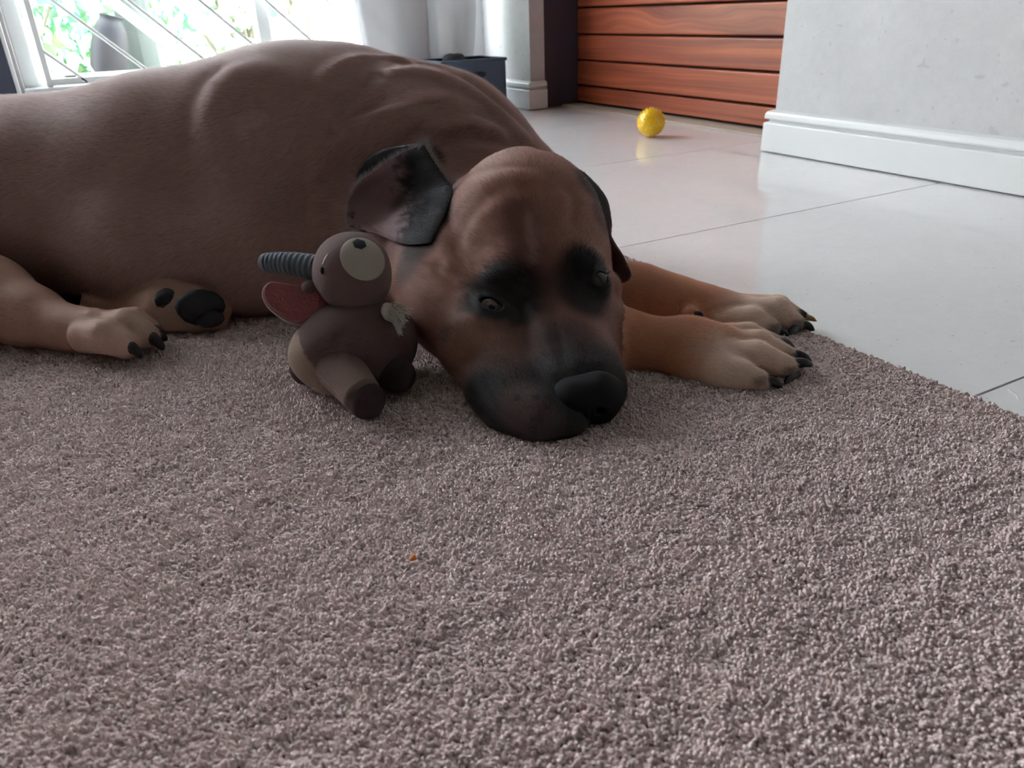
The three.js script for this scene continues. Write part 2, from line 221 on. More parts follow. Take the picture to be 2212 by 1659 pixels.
// garden seen through the window
{
  const soil = std({ color: lin('#8f8a78'), roughness: 1 });
  struct(mesh('ground', box(-8, 8, -0.4, -0.12, -12, ZW - 0.2), soil));
  struct(mesh('terrace', box(-4, 6, -0.2, -0.02, -4.1, ZW - 0.2), std({ color: lin('#d6d2c8'), roughness: 0.9 })));
  struct(mesh('garden_wall', box(-8, 8, -0.12, 1.9, -7.2, -7.0), std({ color: lin('#e2e2e0'), roughness: 0.9 })));
  const sh = new THREE.Shape(); sh.moveTo(0, 0); sh.quadraticCurveTo(0.5, 0.25, 0.42, 0.62); sh.quadraticCurveTo(0.3, 0.9, 0, 1.1); sh.quadraticCurveTo(-0.3, 0.9, -0.42, 0.62); sh.quadraticCurveTo(-0.5, 0.25, 0, 0);
  const leafG = new THREE.ExtrudeGeometry(sh, { depth: 0.012, bevelEnabled: false, curveSegments: 4 }); { const p = leafG.attributes.position; for (let i = 0; i < p.count; i++) p.setZ(i, p.getZ(i) + Math.abs(p.getX(i)) * 0.35 - (p.getY(i) - 0.4) ** 2 * 0.35); leafG.computeVertexNormals(); }
  const leafM = ['#9cc896', '#b0d3a0', '#98c8ad', '#cbdca8', '#a8d0bd'].map((h) => phys({ color: lin(h), roughness: 0.6, transmission: 0.35, thickness: 0, side: THREE.DoubleSide }));
  const R = rng(77);
  function shrub(label, x, z, w, h, n, size, tone, nearest) {
    const s = tag(grp('shrub', [x, -0.12, z]), label, 'shrub', undefined);
    const st = []; for (let i = 0; i < 16; i++) { const a = R() * 6.28, l = h * (0.5 + R() * 0.5), e = V(Math.cos(a) * w * 0.45 * R(), l, Math.sin(a) * w * 0.35 * R()); const cv = new THREE.CatmullRomCurve3([V((R() - 0.5) * 0.1, 0, (R() - 0.5) * 0.1), e.clone().multiplyScalar(0.5).add(V((R() - 0.5) * 0.15, 0, 0)), e]); st.push(new THREE.TubeGeometry(cv, 8, 0.006 + R() * 0.008, 5)); }
    mesh('stem', st, std({ color: lin('#7a7466'), roughness: 0.9 }), s);
    for (let i = 0; i < n; i++) {
      const l = mesh('leaf', leafG, leafM[(tone + (R() < 0.6 ? 0 : Math.floor(R() * 5))) % 5], s); l.position.set((R() + R() - 1) * w * 0.62, 0.1 + R() * h, (R() + R() - 1) * 0.3); l.rotation.set((R() - 0.5) * 1.6, (R() - 0.5) * 2.2, (R() - 0.5) * 5); l.scale.setScalar(size * (0.6 + R() * 0.7));
    }
  }
  shrub('leafy green shrub growing left of the dark pot outside the window', -0.28, -4.75, 0.72, 0.95, 200, 0.075, 0);
  shrub('leafy green shrub growing right of the dark pot outside the window', 0.92, -4.95, 0.70, 0.95, 200, 0.08, 4);
  shrub('pale sparse shrub by the white wall beside the curtain', 1.5, -5.9, 0.7, 0.8, 70, 0.085, 2);
  // foliage further back, too dense to count
  const N = 9000, im = new THREE.InstancedMesh(leafG, leafM[4], N), d = new THREE.Object3D(), col = new THREE.Color();
  for (let i = 0; i < N; i++) { d.position.set(-3.4 + R() * 4.35, -0.1 + R() * 1.5, -5.75 - R() * 0.9); d.rotation.set((R() - 0.5) * 2, (R() - 0.5) * 3, R() * 6.28); d.scale.setScalar(0.05 + R() * 0.06); d.updateMatrix(); im.setMatrixAt(i, d.matrix); col.setRGB(0.55 + R() * 0.6, 0.7 + R() * 0.5, 0.55 + R() * 0.5); im.setColorAt(i, col); }
  im.name = 'hedge_foliage'; im.userData.kind = 'stuff'; im.castShadow = im.receiveShadow = true; tag(im, 'dense pale green hedge filling the garden behind the shrubs', 'hedge'); scene.add(im);
  // grey tree trunk and a dark pot in front of it
  const tr = tag(grp('tree_trunk', [0.345, -0.12, -4.62]), 'grey tree trunk standing beside the dark pot in the garden', 'tree trunk');
  const tg = new THREE.CylinderGeometry(0.062, 0.085, 1.9, 28, 30).translate(0, 0.95, 0); { const p = tg.attributes.position; for (let i = 0; i < p.count; i++) { const a = Math.atan2(p.getZ(i), p.getX(i)), k = 1 + 0.10 * noise3(a * 3, p.getY(i) * 2, 1) + 0.05 * noise3(a * 9, p.getY(i) * 8, 2); p.setX(i, p.getX(i) * k); p.setZ(i, p.getZ(i) * k); } tg.computeVertexNormals(); }
  mesh('bark', tg, std({ color: lin('#4a5250'), roughness: 0.95 }), tr);
  for (let i = 0; i < 5; i++) { const a = -0.9 + i * 0.45, c = new THREE.CatmullRomCurve3([V(0, 0.32, 0.04), V(Math.sin(a) * 0.09, 0.16, 0.08), V(Math.sin(a) * 0.2, -0.01, 0.12)]); mesh('root', new THREE.TubeGeometry(c, 10, 0.022, 8), std({ color: lin('#59615f'), roughness: 0.95 }), tr); }
  const pot = tag(grp('garden_pot', [0.2, -0.12, -4.42]), 'dark blue-grey rounded pot leaning among the leaves outside', 'pot');
  const pr = [[0.0, 0], [0.06, 0], [0.085, 0.05], [0.10, 0.13], [0.1, 0.2], [0.085, 0.27], [0.062, 0.305], [0.066, 0.32], [0.056, 0.322], [0.05, 0.30], [0, 0.29]].map((q) => new THREE.Vector2(...q));
  const pg = new THREE.LatheGeometry(new THREE.SplineCurve(pr).getPoints(40), 36).scale(0.8, 1.12, 0.8).rotateZ(-0.28).translate(-0.06, 0.16, 0); mesh('shell', pg, std({ color: lin('#12161f'), roughness: 0.6 }), pot);
  mesh('stand', new THREE.CylinderGeometry(0.06, 0.075, 0.2, 20).translate(-0.06, 0.1, 0), std({ color: lin('#59615f'), roughness: 0.9 }), pot);
  const st = new THREE.CatmullRomCurve3([V(-0.13, 0.43, 0.09), V(-0.11, 0.3, 0.1), V(-0.06, 0.2, 0.09)]); mesh('strap', new THREE.TubeGeometry(st, 14, 0.006, 6), std({ color: lin('#aab2c0'), roughness: 0.7 }), pot);
}
// ---------------------------------------------------------------- the dog: one smooth field of tapered limbs, meshed once
const FLOOR_Y = 0.0105, CELL = 0.0026;
const prims = [], groupK = {};
let curG = 0; const setG = (g, k) => { curG = g; groupK[g] = k; };
function cap(a, b, ra, rb = ra, k = 0.04, flow = null) { const ab = b.clone().sub(a), L2 = Math.max(ab.lengthSq(), 1e-9); prims.push({ g: curG, ax: a.x, ay: a.y, az: a.z, dx: ab.x, dy: ab.y, dz: ab.z, L2, ra, rb, k, flow: flow || ab.clone().normalize() }); }
function chain(pts, k = 0.03, g) { for (let i = 0; i < pts.length - 1; i++) cap(pts[i][0], pts[i + 1][0], pts[i][1], pts[i + 1][1], k); }
// head axes: F towards the nose, U out of the skull, S to the dog's left
const HM = P(1181, 628, 0.755), camv = (x, y, z) => V(RX[0] * x + RX[1] * y + RX[2] * z, RY[0] * x + RY[1] * y + RY[2] * z, RZ[0] * x + RZ[1] * y + RZ[2] * z);
const HF = camv(0.149, 0.753, -0.640).normalize(), HS0 = camv(0.974, -0.221, -0.033), HS = HS0.sub(HF.clone().multiplyScalar(HS0.dot(HF))).normalize(), HU = camv(-0.166, -0.618, -0.766); HU.sub(HF.clone().multiplyScalar(HU.dot(HF))).sub(HS.clone().multiplyScalar(HU.dot(HS))).normalize();
const HP = (f, u, s) => HM.clone().addScaledVector(HF, f).addScaledVector(HU, u).addScaledVector(HS, s);
const BACK = camv(-1, 0.05, 0.05);                       // hair of the body lies from the head towards the tail
// torso
setG(0, 0);
chain([[H(-300, 0.13, 1.10), 0.125], [H(-60, 0.128, 1.09), 0.125], [H(130, 0.125, 1.08), 0.127], [H(380, 0.14, 1.07), 0.138], [H(640, 0.155, 1.07), 0.150], [H(850, 0.135, 1.06), 0.135]], 0.06);
chain([[H(150, 0.09, 1.02), 0.07], [H(330, 0.075, 0.995), 0.075], [H(560, 0.072, 0.985), 0.075], [H(760, 0.072, 0.985), 0.07]], 0.05);
cap(H(560, 0.235, 1.13), H(720, 0.255, 1.13), 0.055, 0.05, 0.06);                        // withers
cap(P(545, 205, 1.045), P(560, 400, 0.985), 0.045, 0.06, 0.025);                            // shoulder blade
cap(P(560, 400, 0.985), P(640, 560, 0.965), 0.06, 0.055, 0.04);
chain([[H(780, 0.165, 1.09), 0.140], [H(950, 0.140, 1.07), 0.128], [H(1075, 0.105, 1.02), 0.105]], 0.05);   // neck
chain([[P(860, 560, 0.98), 0.09], [P(960, 560, 0.92), 0.085]], 0.05);
// head
setG(1, 0.035);
for (const s of [-1, 1]) {
  const w = s > 0 ? 0.50 : 1, n = s > 0 ? 0.30 : 1;                                                 // the head is rolled, its far cheek and lip tucked in
  cap(HP(-0.125, -0.022, s > 0 ? 0.006 : -0.02), HP(-0.06, -0.03, s > 0 ? 0.009 : -0.022), 0.072, 0.060, 0.03);
  cap(HP(-0.095, -0.055, 0.045 * s * w), HP(-0.045, -0.06, 0.05 * s * w), 0.052, 0.045, 0.03);
  cap(HP(-0.022, -0.014, 0.040 * s), HP(-0.006, -0.018, 0.052 * s * (s > 0 ? 0.9 : 1)), 0.021, 0.017, 0.02);          // brow
  cap(HP(-0.03, -0.04, 0.058 * s * w), HP(0.012, -0.045, 0.050 * s * w), 0.027, 0.024, 0.02);             // cheekbone
  cap(HP(0.0, -0.055, 0.014 * s - 0.003), HP(0.098, -0.040, 0.017 * s - 0.002), 0.044, 0.038, 0.025);             // muzzle
  cap(HP(0.015, -0.080, 0.052 * s * n), HP(0.075, -0.062, 0.046 * s * n), 0.036, 0.033, 0.022);           // flews
  cap(HP(0.075, -0.062, 0.046 * s * n), HP(0.108, -0.050, 0.024 * s * n), 0.033, 0.030, 0.02);
}
cap(HP(-0.17, -0.03, 0), HP(-0.12, -0.03, 0), 0.066, 0.07, 0.04);
cap(HP(-0.09, -0.09, -0.055), HP(-0.01, -0.095, -0.045), 0.045, 0.034, 0.03);                     // loose skin of the lower cheek
cap(HP(0.03, -0.10, -0.01), HP(0.095, -0.085, -0.01), 0.04, 0.033, 0.03);                            // chin on the rug
chain([[P(1040, 762, 0.745), 0.026], [P(1068, 836, 0.714), 0.0215], [P(1110, 888, 0.691), 0.0195], [P(1172, 916, 0.676), 0.0170], [P(1230, 922, 0.672), 0.010]], 0.03);   // near lip spread on the rug
cap(HP(0.112, -0.028, 0.0), HP(0.122, -0.026, 0.002), 0.027, 0.023, 0.015);                        // nose bed
cap(P(1316, 622, 0.80), P(1312, 650, 0.80), 0.012, 0.012, 0.015); cap(P(1306, 690, 0.785), P(1300, 735, 0.77), 0.017, 0.014, 0.015);
chain([[P(928, 545, 0.884), 0.028], [P(941, 612, 0.840), 0.036], [P(978, 672, 0.812), 0.036], [P(1030, 742, 0.765), 0.032]], 0.045);                              // slack cheek beside the toy
// paws: a palm, toes with a knuckle each
const claws = [], pads = [];
function toe(root, knuckle, tip, r0, r1, r2, clawTo, clawMat = 'd', clawR = 0.0066) { cap(root, knuckle, r0, r1, 0.0045); cap(knuckle, tip, r1, r2, 0.003); if (clawTo) { const d = clawTo.clone().sub(tip).normalize(); claws.push({ a: tip.clone().addScaledVector(d, r2 * 0.55).add(V(0, r2 * 0.22, 0)), b: clawTo, r: clawR, m: clawMat, tip }); } }
// near foreleg
setG(2, 0.012);
chain([[V(0.33, 0.062, -0.83), 0.050], [P(1210, 735, 0.83), 0.042], [P(1335, 745, 0.81), 0.0340], [P(1440, 756, 0.795), 0.0242], [P(1495, 757, 0.787), 0.0252]], 0.03);
cap(P(1495, 748, 0.787), P(1560, 748, 0.783), 0.0265, 0.0225, 0.025);
cap(P(1505, 785, 0.768), P(1560, 800, 0.757), 0.0245, 0.0215, 0.02);
toe(P(1545, 806, 0.752), P(1592, 812, 0.744), P(1634, 824, 0.738), 0.019, 0.0172, 0.0130, P(1690, 838, 0.730));
toe(P(1560, 776, 0.765), P(1632, 768, 0.758), P(1696, 792, 0.754), 0.0175, 0.0155, 0.0118, P(1756, 790, 0.754));
toe(P(1560, 750, 0.782), P(1640, 742, 0.780), P(1702, 768, 0.778), 0.0165, 0.0138, 0.0098, P(1752, 783, 0.774));
toe(P(1550, 730, 0.797), P(1615, 723, 0.800), P(1668, 740, 0.803), 0.0155, 0.0130, 0.0100, P(1716, 754, 0.806));
claws.push({ a: P(1720, 806, 0.757), b: P(1690, 843, 0.741), r: 0.0070, m: 'd', pad: 1 });
// far foreleg
setG(3, 0.012);
chain([[V(0.36, 0.06, -0.93), 0.050], [P(1290, 655, 0.93), 0.044], [P(1380, 648, 0.92), 0.0370], [P(1470, 670, 0.905), 0.0315], [P(1545, 684, 0.893), 0.0265]], 0.03);
cap(P(1545, 682, 0.893), P(1605, 680, 0.888), 0.0265, 0.022, 0.025);
toe(P(1550, 700, 0.872), P(1622, 694, 0.860), P(1664, 712, 0.853), 0.0185, 0.0165, 0.0125, P(1708, 738, 0.846));
toe(P(1605, 678, 0.880), P(1676, 672, 0.868), P(1716, 700, 0.862), 0.0185, 0.0168, 0.0120, P(1758, 716, 0.855));
toe(P(1605, 664, 0.895), P(1680, 660, 0.892), P(1730, 686, 0.888), 0.0155, 0.0125, 0.0085, P(1764, 700, 0.88), 'l', 0.0052);
claws.push({ a: P(1722, 706, 0.858), b: P(1700, 738, 0.846), r: 0.0075, m: 'd', pad: 1 });
cap(P(1494, 670, 0.872), P(1492, 680, 0.864), 0.0085, 0.0100, 0.006); claws.push({ a: P(1502, 681, 0.857), b: P(1518, 687, 0.854), r: 0.0055, m: 'd', pad: 1 });
// near hind leg, coming in from the left
setG(4, 0.008);
chain([[P(-420, 560, 1.0), 0.11], [P(-180, 620, 0.94), 0.078], [P(-30, 648, 0.915), 0.049], [P(70, 684, 0.895), 0.0305], [P(150, 711, 0.878), 0.0205], [P(205, 711, 0.866), 0.0240]], 0.03);
toe(P(185, 728, 0.851), P(230, 726, 0.840), P(270, 746, 0.834), 0.0185, 0.0198, 0.0150, P(306, 772, 0.826), 'd', 0.0085);
toe(P(230, 712, 0.862), P(275, 700, 0.858), P(318, 726, 0.853), 0.0195, 0.0180, 0.0140, P(354, 756, 0.845), 'd', 0.0090);
toe(P(240, 702, 0.878), P(290, 692, 0.877), P(326, 712, 0.874), 0.0175, 0.0150, 0.0115, P(360, 736, 0.868), 'd', 0.0080);
// far hind foot, sole turned up under the belly
setG(5, 0.006);
chain([[P(230, 665, 0.975), 0.03], [P(320, 658, 0.955), 0.027], [P(370, 665, 0.94), 0.034], [P(425, 672, 0.935), 0.031]], 0.02);
cap(P(430, 650, 0.935), P(470, 668, 0.928), 0.02, 0.016, 0.012); cap(P(420, 685, 0.925), P(462, 690, 0.922), 0.018, 0.015, 0.01);

const sminK = (a, b, k) => { if (k <= 0) return Math.min(a, b); const h = Math.max(k - Math.abs(a - b), 0) / k; return Math.min(a, b) - h * h * k * 0.25; };
function capD(p, x, y, z) { const px = x - p.ax, py = y - p.ay, pz = z - p.az; let t = (px * p.dx + py * p.dy + pz * p.dz) / p.L2; t = t < 0 ? 0 : t > 1 ? 1 : t; const ex = px - p.dx * t, ey = py - p.dy * t, ez = pz - p.dz * t; return Math.sqrt(ex * ex + ey * ey + ez * ez) - (p.ra + (p.rb - p.ra) * t); }
const gd = new Float64Array(8);
function baseD(list, x, y, z) {
  gd.fill(9); for (let i = 0; i < list.length; i++) { const p = list[i]; gd[p.g] = sminK(gd[p.g], capD(p, x, y, z), p.k); }
  let d = gd[0]; for (let g = 1; g < 6; g++) if (gd[g] < 8) d = sminK(d, gd[g], groupK[g]);
  return d;
}
// find the point of the skin that an image point shows
function onSkin(px, py) { const o = V(0, CAM_H, 0), r = rayAt(px, py), L = r.length(); r.divideScalar(L); let t = 0.35; for (let i = 0; i < 140; i++) { const d = baseD(prims, o.x + r.x * t, o.y + r.y * t, o.z + r.z * t); t += d * 0.8; if (d < 0.0004 || t > 3) break; } return t > 2.5 ? null : o.addScaledVector(r, t); }
// folds and furrows of the skin: height (m), half width (m), along a line of skin points
const folds = [];
function fold(h, w, pts) { const q = pts.map((p) => (p.isVector3 ? p : onSkin(...p))).filter(Boolean); if (q.length < 2) return; const c = new THREE.CatmullRomCurve3(q).getPoints(q.length * 5), b = new THREE.Box3().setFromPoints(c).expandByScalar(w * 2.6); folds.push({ h, w, c, b }); }
fold(0.0038, 0.020, [[428, 360], [436, 250], [474, 178], [530, 150], [600, 156], [650, 186], [690, 222]]);      // crest of the shoulder blade
fold(-0.004, 0.016, [[410, 380], [412, 260], [446, 178], [500, 130]]);
fold(-0.005, 0.02, [[500, 235], [560, 215], [620, 240], [640, 300]]);
fold(0.004, 0.015, [[520, 300], [570, 280], [600, 320]]);
fold(-0.009, 0.016, [[712, 205], [686, 262], [662, 330], [650, 420], [660, 520]]);           // where neck skin meets the shoulder
fold(0.007, 0.013, [[735, 240], [700, 300], [684, 370], [690, 460], [712, 540]]);
fold(0.005, 0.010, [[690, 186], [722, 150], [772, 128], [820, 122]]);
fold(-0.007, 0.010, [[738, 228], [775, 200], [812, 172], [850, 160]]);
fold(0.006, 0.011, [[755, 232], [800, 182], [856, 158], [915, 156], [1000, 190], [1088, 246], [1150, 310]]);
fold(-0.008, 0.012, [[838, 132], [915, 136], [1000, 168], [1062, 208], [1130, 272]]);
fold(-0.006, 0.008, [[700, 300], [740, 262], [790, 232], [850, 210]]);
fold(0.005, 0.009, [[716, 322], [760, 282], [812, 254], [870, 238], [940, 240]]);
fold(-0.006, 0.010, [[1000, 236], [1070, 262], [1130, 306]]);
fold(0.006, 0.009, [[800, 122], [860, 128], [930, 142], [1005, 178], [1070, 216]]);
fold(-0.005, 0.010, [[690, 400], [720, 360], [770, 340]]);
fold(0.005, 0.011, [[700, 440], [735, 395], [780, 372]]);
fold(0.004, 0.012, [[742, 340], [800, 290], [880, 260], [960, 262]]);
fold(-0.004, 0.012, [[760, 380], [820, 330], [900, 300]]);
fold(0.004, 0.014, [[860, 230], [960, 215], [1060, 262]]);
fold(-0.010, 0.010, [[905, 330], [955, 305], [1015, 294], [1080, 305], [1128, 312], [1180, 332]]);   // furrow behind the head
fold(0.005, 0.012, [[940, 280], [1010, 268], [1090, 280], [1150, 300]]);
fold(-0.0048, 0.010, [[1118, 430], [1128, 500], [1146, 575]]);                                    // furrow between the eyes
fold(0.0022, 0.014, [[1010, 540], [1040, 470], [1090, 430]]);
fold(-0.0018, 0.009, [[985, 560], [1010, 490], [1050, 440], [1100, 400]]);
fold(0.0037, 0.010, [[1190, 520], [1215, 455], [1212, 410]]);
fold(-0.0027, 0.008, [[1225, 500], [1235, 440], [1215, 390]]);
fold(0.0016, 0.013, [[1000, 420], [1050, 392], [1110, 380], [1170, 392]]);
fold(-0.0014, 0.008, [[985, 395], [1050, 368], [1120, 360], [1190, 378]]);
fold(0.0028, 0.008, [[1150, 640], [1165, 690], [1195, 740]]);
fold(0.0024, 0.009, [[955, 470], [960, 540], [985, 600]]);
fold(0.0026, 0.009, [[1040, 612], [1080, 590], [1120, 600], [1135, 640]]);                        // brows
fold(0.0026, 0.009, [[1235, 575], [1255, 552], [1290, 552], [1312, 575]]);
fold(-0.0022, 0.006, [[1022, 700], [1052, 712], [1092, 712], [1130, 690]]);
fold(-0.0022, 0.007, [[935, 560], [975, 610], [1000, 640]]);
fold(0.0030, 0.010, [[1010, 672], [1005, 720], [1030, 770]]);
fold(-0.0016, 0.005, [[1035, 815], [1060, 860], [1092, 900], [1130, 930]]);                       // lip line
fold(-0.0016, 0.006, [[1195, 690], [1215, 760], [1225, 810]]);
function foldD(x, y, z) {
  let s = 0; for (const f of folds) { const b = f.b; if (x < b.min.x || x > b.max.x || y < b.min.y || y > b.max.y || z < b.min.z || z > b.max.z) continue;
    let m = 9, mi = 0; const c = f.c; for (let i = 0; i < c.length - 1; i++) { const a = c[i], e = c[i + 1], dx = e.x - a.x, dy = e.y - a.y, dz = e.z - a.z, px = x - a.x, py = y - a.y, pz = z - a.z; let t = (px * dx + py * dy + pz * dz) / (dx * dx + dy * dy + dz * dz + 1e-12); t = t < 0 ? 0 : t > 1 ? 1 : t; const ex = px - dx * t, ey = py - dy * t, ez = pz - dz * t, q = ex * ex + ey * ey + ez * ez; if (q < m) { m = q; mi = (i + t) / (c.length - 1); } }
    s += f.h * Math.exp(-m / (f.w * f.w)) * Math.min(1, 5 * mi, 5 * (1 - mi)); }
  return s;
}
const gradAt = (p) => { const e = 0.0015; return V(baseD(prims, p.x + e, p.y, p.z) - baseD(prims, p.x - e, p.y, p.z), baseD(prims, p.x, p.y + e, p.z) - baseD(prims, p.x, p.y - e, p.z), baseD(prims, p.x, p.y, p.z + e) - baseD(prims, p.x, p.y, p.z - e)).normalize(); };
const eyes = [[1062, 656, 1038, 648, 1088, 668], [1296, 600, 1276, 612, 1313, 584]].map(([px, py, ax, ay, bx, by]) => {
  const c = onSkin(px, py), n = gradAt(c).lerp(rayAt(px, py).normalize().negate(), 0.5).normalize(), a = onSkin(bx, by).sub(onSkin(ax, ay)); a.addScaledVector(n, -a.dot(n)).normalize(); return { c, n, a, b: n.clone().cross(a).normalize(), w: px < 1200 ? 0.0118 : 0.0078 };
});
function lidD(e, x, y, z) { const dx = x - e.c.x, dy = y - e.c.y, dz = z - e.c.z, u = dx * e.a.x + dy * e.a.y + dz * e.a.z, v = dx * e.b.x + dy * e.b.y + dz * e.b.z, w = dx * e.n.x + dy * e.n.y + dz * e.n.z, h = v > 0 ? 0.0056 : 0.0082; return [(Math.sqrt((u / e.w) ** 2 + (v / h) ** 2) - 1) * h, w]; }
function skinD(list, x, y, z) {
  let d = baseD(list, x, y, z); if (Math.abs(d) < 0.03) d -= foldD(x, y, z);
  if (Math.abs(d) < 0.02) for (const e of eyes) { const q = (x - e.c.x) ** 2 + (y - e.c.y) ** 2 + (z - e.c.z) ** 2; if (q > 0.0016) continue; const [r, w] = lidD(e, x, y, z); d -= 0.0024 * Math.exp(-(((r - 0.002) / 0.0028) ** 2)); d = Math.max(d, -Math.max(r, Math.abs(w) - 0.012)); }
  return Math.max(d, FLOOR_Y - y);
}
function surfaceNets(list0, dist, lo, hi, cell) {
  const nx = Math.ceil((hi.x - lo.x) / cell) + 1, ny = Math.ceil((hi.y - lo.y) / cell) + 1, nz = Math.ceil((hi.z - lo.z) / cell) + 1, B = 8;
  const F = new Float32Array(nx * ny * nz).fill(1), at = (i, j, k) => (k * ny + j) * nx + i, diag = cell * B * 0.88;
  for (let k0 = 0; k0 < nz; k0 += B) for (let j0 = 0; j0 < ny; j0 += B) for (let i0 = 0; i0 < nx; i0 += B) {
    const cx = lo.x + (i0 + B / 2) * cell, cy = lo.y + (j0 + B / 2) * cell, cz = lo.z + (k0 + B / 2) * cell, d0 = dist(list0, cx, cy, cz);
    if (Math.abs(d0) > diag + 0.02) { if (d0 < 0) { for (let k = k0; k < Math.min(k0 + B, nz); k++) for (let j = j0; j < Math.min(j0 + B, ny); j++) for (let i = i0; i < Math.min(i0 + B, nx); i++) F[at(i, j, k)] = -1; } continue; }
    const list = list0.filter((p) => capD(p, cx, cy, cz) < Math.max(d0, 0) + 2 * diag + 0.075);
    for (let k = k0; k < Math.min(k0 + B, nz); k++) for (let j = j0; j < Math.min(j0 + B, ny); j++) for (let i = i0; i < Math.min(i0 + B, nx); i++) F[at(i, j, k)] = dist(list, lo.x + i * cell, lo.y + j * cell, lo.z + k * cell);
  }
  const ids = new Int32Array(nx * ny * nz).fill(-1), pos = [], idx = [], E = [[0, 1], [0, 2], [0, 4], [1, 3], [1, 5], [2, 3], [2, 6], [3, 7], [4, 5], [4, 6], [5, 7], [6, 7]], v = new Float32Array(8);
  for (let k = 0; k < nz - 1; k++) for (let j = 0; j < ny - 1; j++) for (let i = 0; i < nx - 1; i++) {
    let m = 0; for (let c = 0; c < 8; c++) { v[c] = F[at(i + (c & 1), j + ((c >> 1) & 1), k + (c >> 2))]; if (v[c] < 0) m |= 1 << c; }
    if (m === 0 || m === 255) continue;
    let x = 0, y = 0, z = 0, n = 0; for (const [a, b] of E) if (((m >> a) ^ (m >> b)) & 1) { const t = v[a] / (v[a] - v[b]); x += (a & 1) + ((b & 1) - (a & 1)) * t; y += ((a >> 1) & 1) + (((b >> 1) & 1) - ((a >> 1) & 1)) * t; z += (a >> 2) + ((b >> 2) - (a >> 2)) * t; n++; }
    ids[at(i, j, k)] = pos.length / 3; pos.push(lo.x + (i + x / n) * cell, lo.y + (j + y / n) * cell, lo.z + (k + z / n) * cell);
  }
  const quad = (a, b, c, d, flip) => { if (a < 0 || b < 0 || c < 0 || d < 0) return; if (flip) idx.push(a, c, b, a, d, c); else idx.push(a, b, c, a, c, d); };
  for (let k = 1; k < nz - 1; k++) for (let j = 1; j < ny - 1; j++) for (let i = 1; i < nx - 1; i++) {
    const s = F[at(i, j, k)] < 0;
    if (s !== F[at(i + 1, j, k)] < 0) quad(ids[at(i, j - 1, k - 1)], ids[at(i, j, k - 1)], ids[at(i, j, k)], ids[at(i, j - 1, k)], !s);
    if (s !== F[at(i, j + 1, k)] < 0) quad(ids[at(i - 1, j, k - 1)], ids[at(i - 1, j, k)], ids[at(i, j, k)], ids[at(i, j, k - 1)], !s);
    if (s !== F[at(i, j, k + 1)] < 0) quad(ids[at(i - 1, j - 1, k)], ids[at(i, j - 1, k)], ids[at(i, j, k)], ids[at(i - 1, j, k)], !s);
  }
  const g = new THREE.BufferGeometry(); g.setAttribute('position', new THREE.Float32BufferAttribute(pos, 3)); g.setIndex(idx); g.computeVertexNormals(); return g;
}
const bodyGeo = surfaceNets(prims, skinD, V(-0.78, -0.01, -1.52), V(0.72, 0.38, -0.42), CELL);
// ears: control grids of points, smoothed and given thickness
function patch(rows, th, nu = 36, nv = 36) {
  const curves = rows.map((r) => new THREE.CatmullRomCurve3(r, false, 'centripetal')), pos = [], idx = [];
  const pt = (u, v) => new THREE.CatmullRomCurve3(curves.map((c) => c.getPoint(u)), false, 'centripetal').getPoint(v);
  const G = []; for (let j = 0; j <= nv; j++) { const cols = []; for (let i = 0; i <= nu; i++) cols.push(null); G.push(cols); }
  for (let i = 0; i <= nu; i++) { const cc = new THREE.CatmullRomCurve3(curves.map((c) => c.getPoint(i / nu)), false, 'centripetal'); for (let j = 0; j <= nv; j++) G[j][i] = cc.getPoint(j / nv); }
  const N = (j, i) => { const a = G[j][Math.min(i + 1, nu)].clone().sub(G[j][Math.max(i - 1, 0)]), b = G[Math.min(j + 1, nv)][i].clone().sub(G[Math.max(j - 1, 0)][i]); return a.cross(b).normalize(); };
  for (const s of [1, -1]) for (let j = 0; j <= nv; j++) for (let i = 0; i <= nu; i++) { const e = Math.min(i, nu - i, j, nv - j), t = th * 0.5 * Math.min(1, 0.25 + e * 0.35); const n = N(j, i), q = G[j][i].clone().addScaledVector(n, s * t); pos.push(q.x, q.y, q.z); }
  const M = (nu + 1) * (nv + 1), a = (j, i) => j * (nu + 1) + i;
  for (let j = 0; j < nv; j++) for (let i = 0; i < nu; i++) { const p = a(j, i), q = a(j, i + 1), r = a(j + 1, i), t = a(j + 1, i + 1); idx.push(p, q, r, q, t, r, M + p, M + r, M + q, M + q, M + r, M + t); }
  const rim = []; for (let i = 0; i < nu; i++) rim.push(a(0, i)); for (let j = 0; j < nv; j++) rim.push(a(j, nu)); for (let i = nu; i > 0; i--) rim.push(a(nv, i)); for (let j = nv; j > 0; j--) rim.push(a(j, 0));
  rim.forEach((p, i) => { const q = rim[(i + 1) % rim.length]; idx.push(p, M + p, q, q, M + p, M + q); });
  const g = new THREE.BufferGeometry(); g.setAttribute('position', new THREE.Float32BufferAttribute(pos, 3)); g.setIndex(idx); g.computeVertexNormals(); return g;
}
const above = (px, py, dep) => { const s = onSkin(px, py), sd = s ? s.clone().sub(V(0, CAM_H, 0)).length() / rayAt(px, py).length() : 9; return P(px, py, Math.min(dep, sd - 0.005)); };
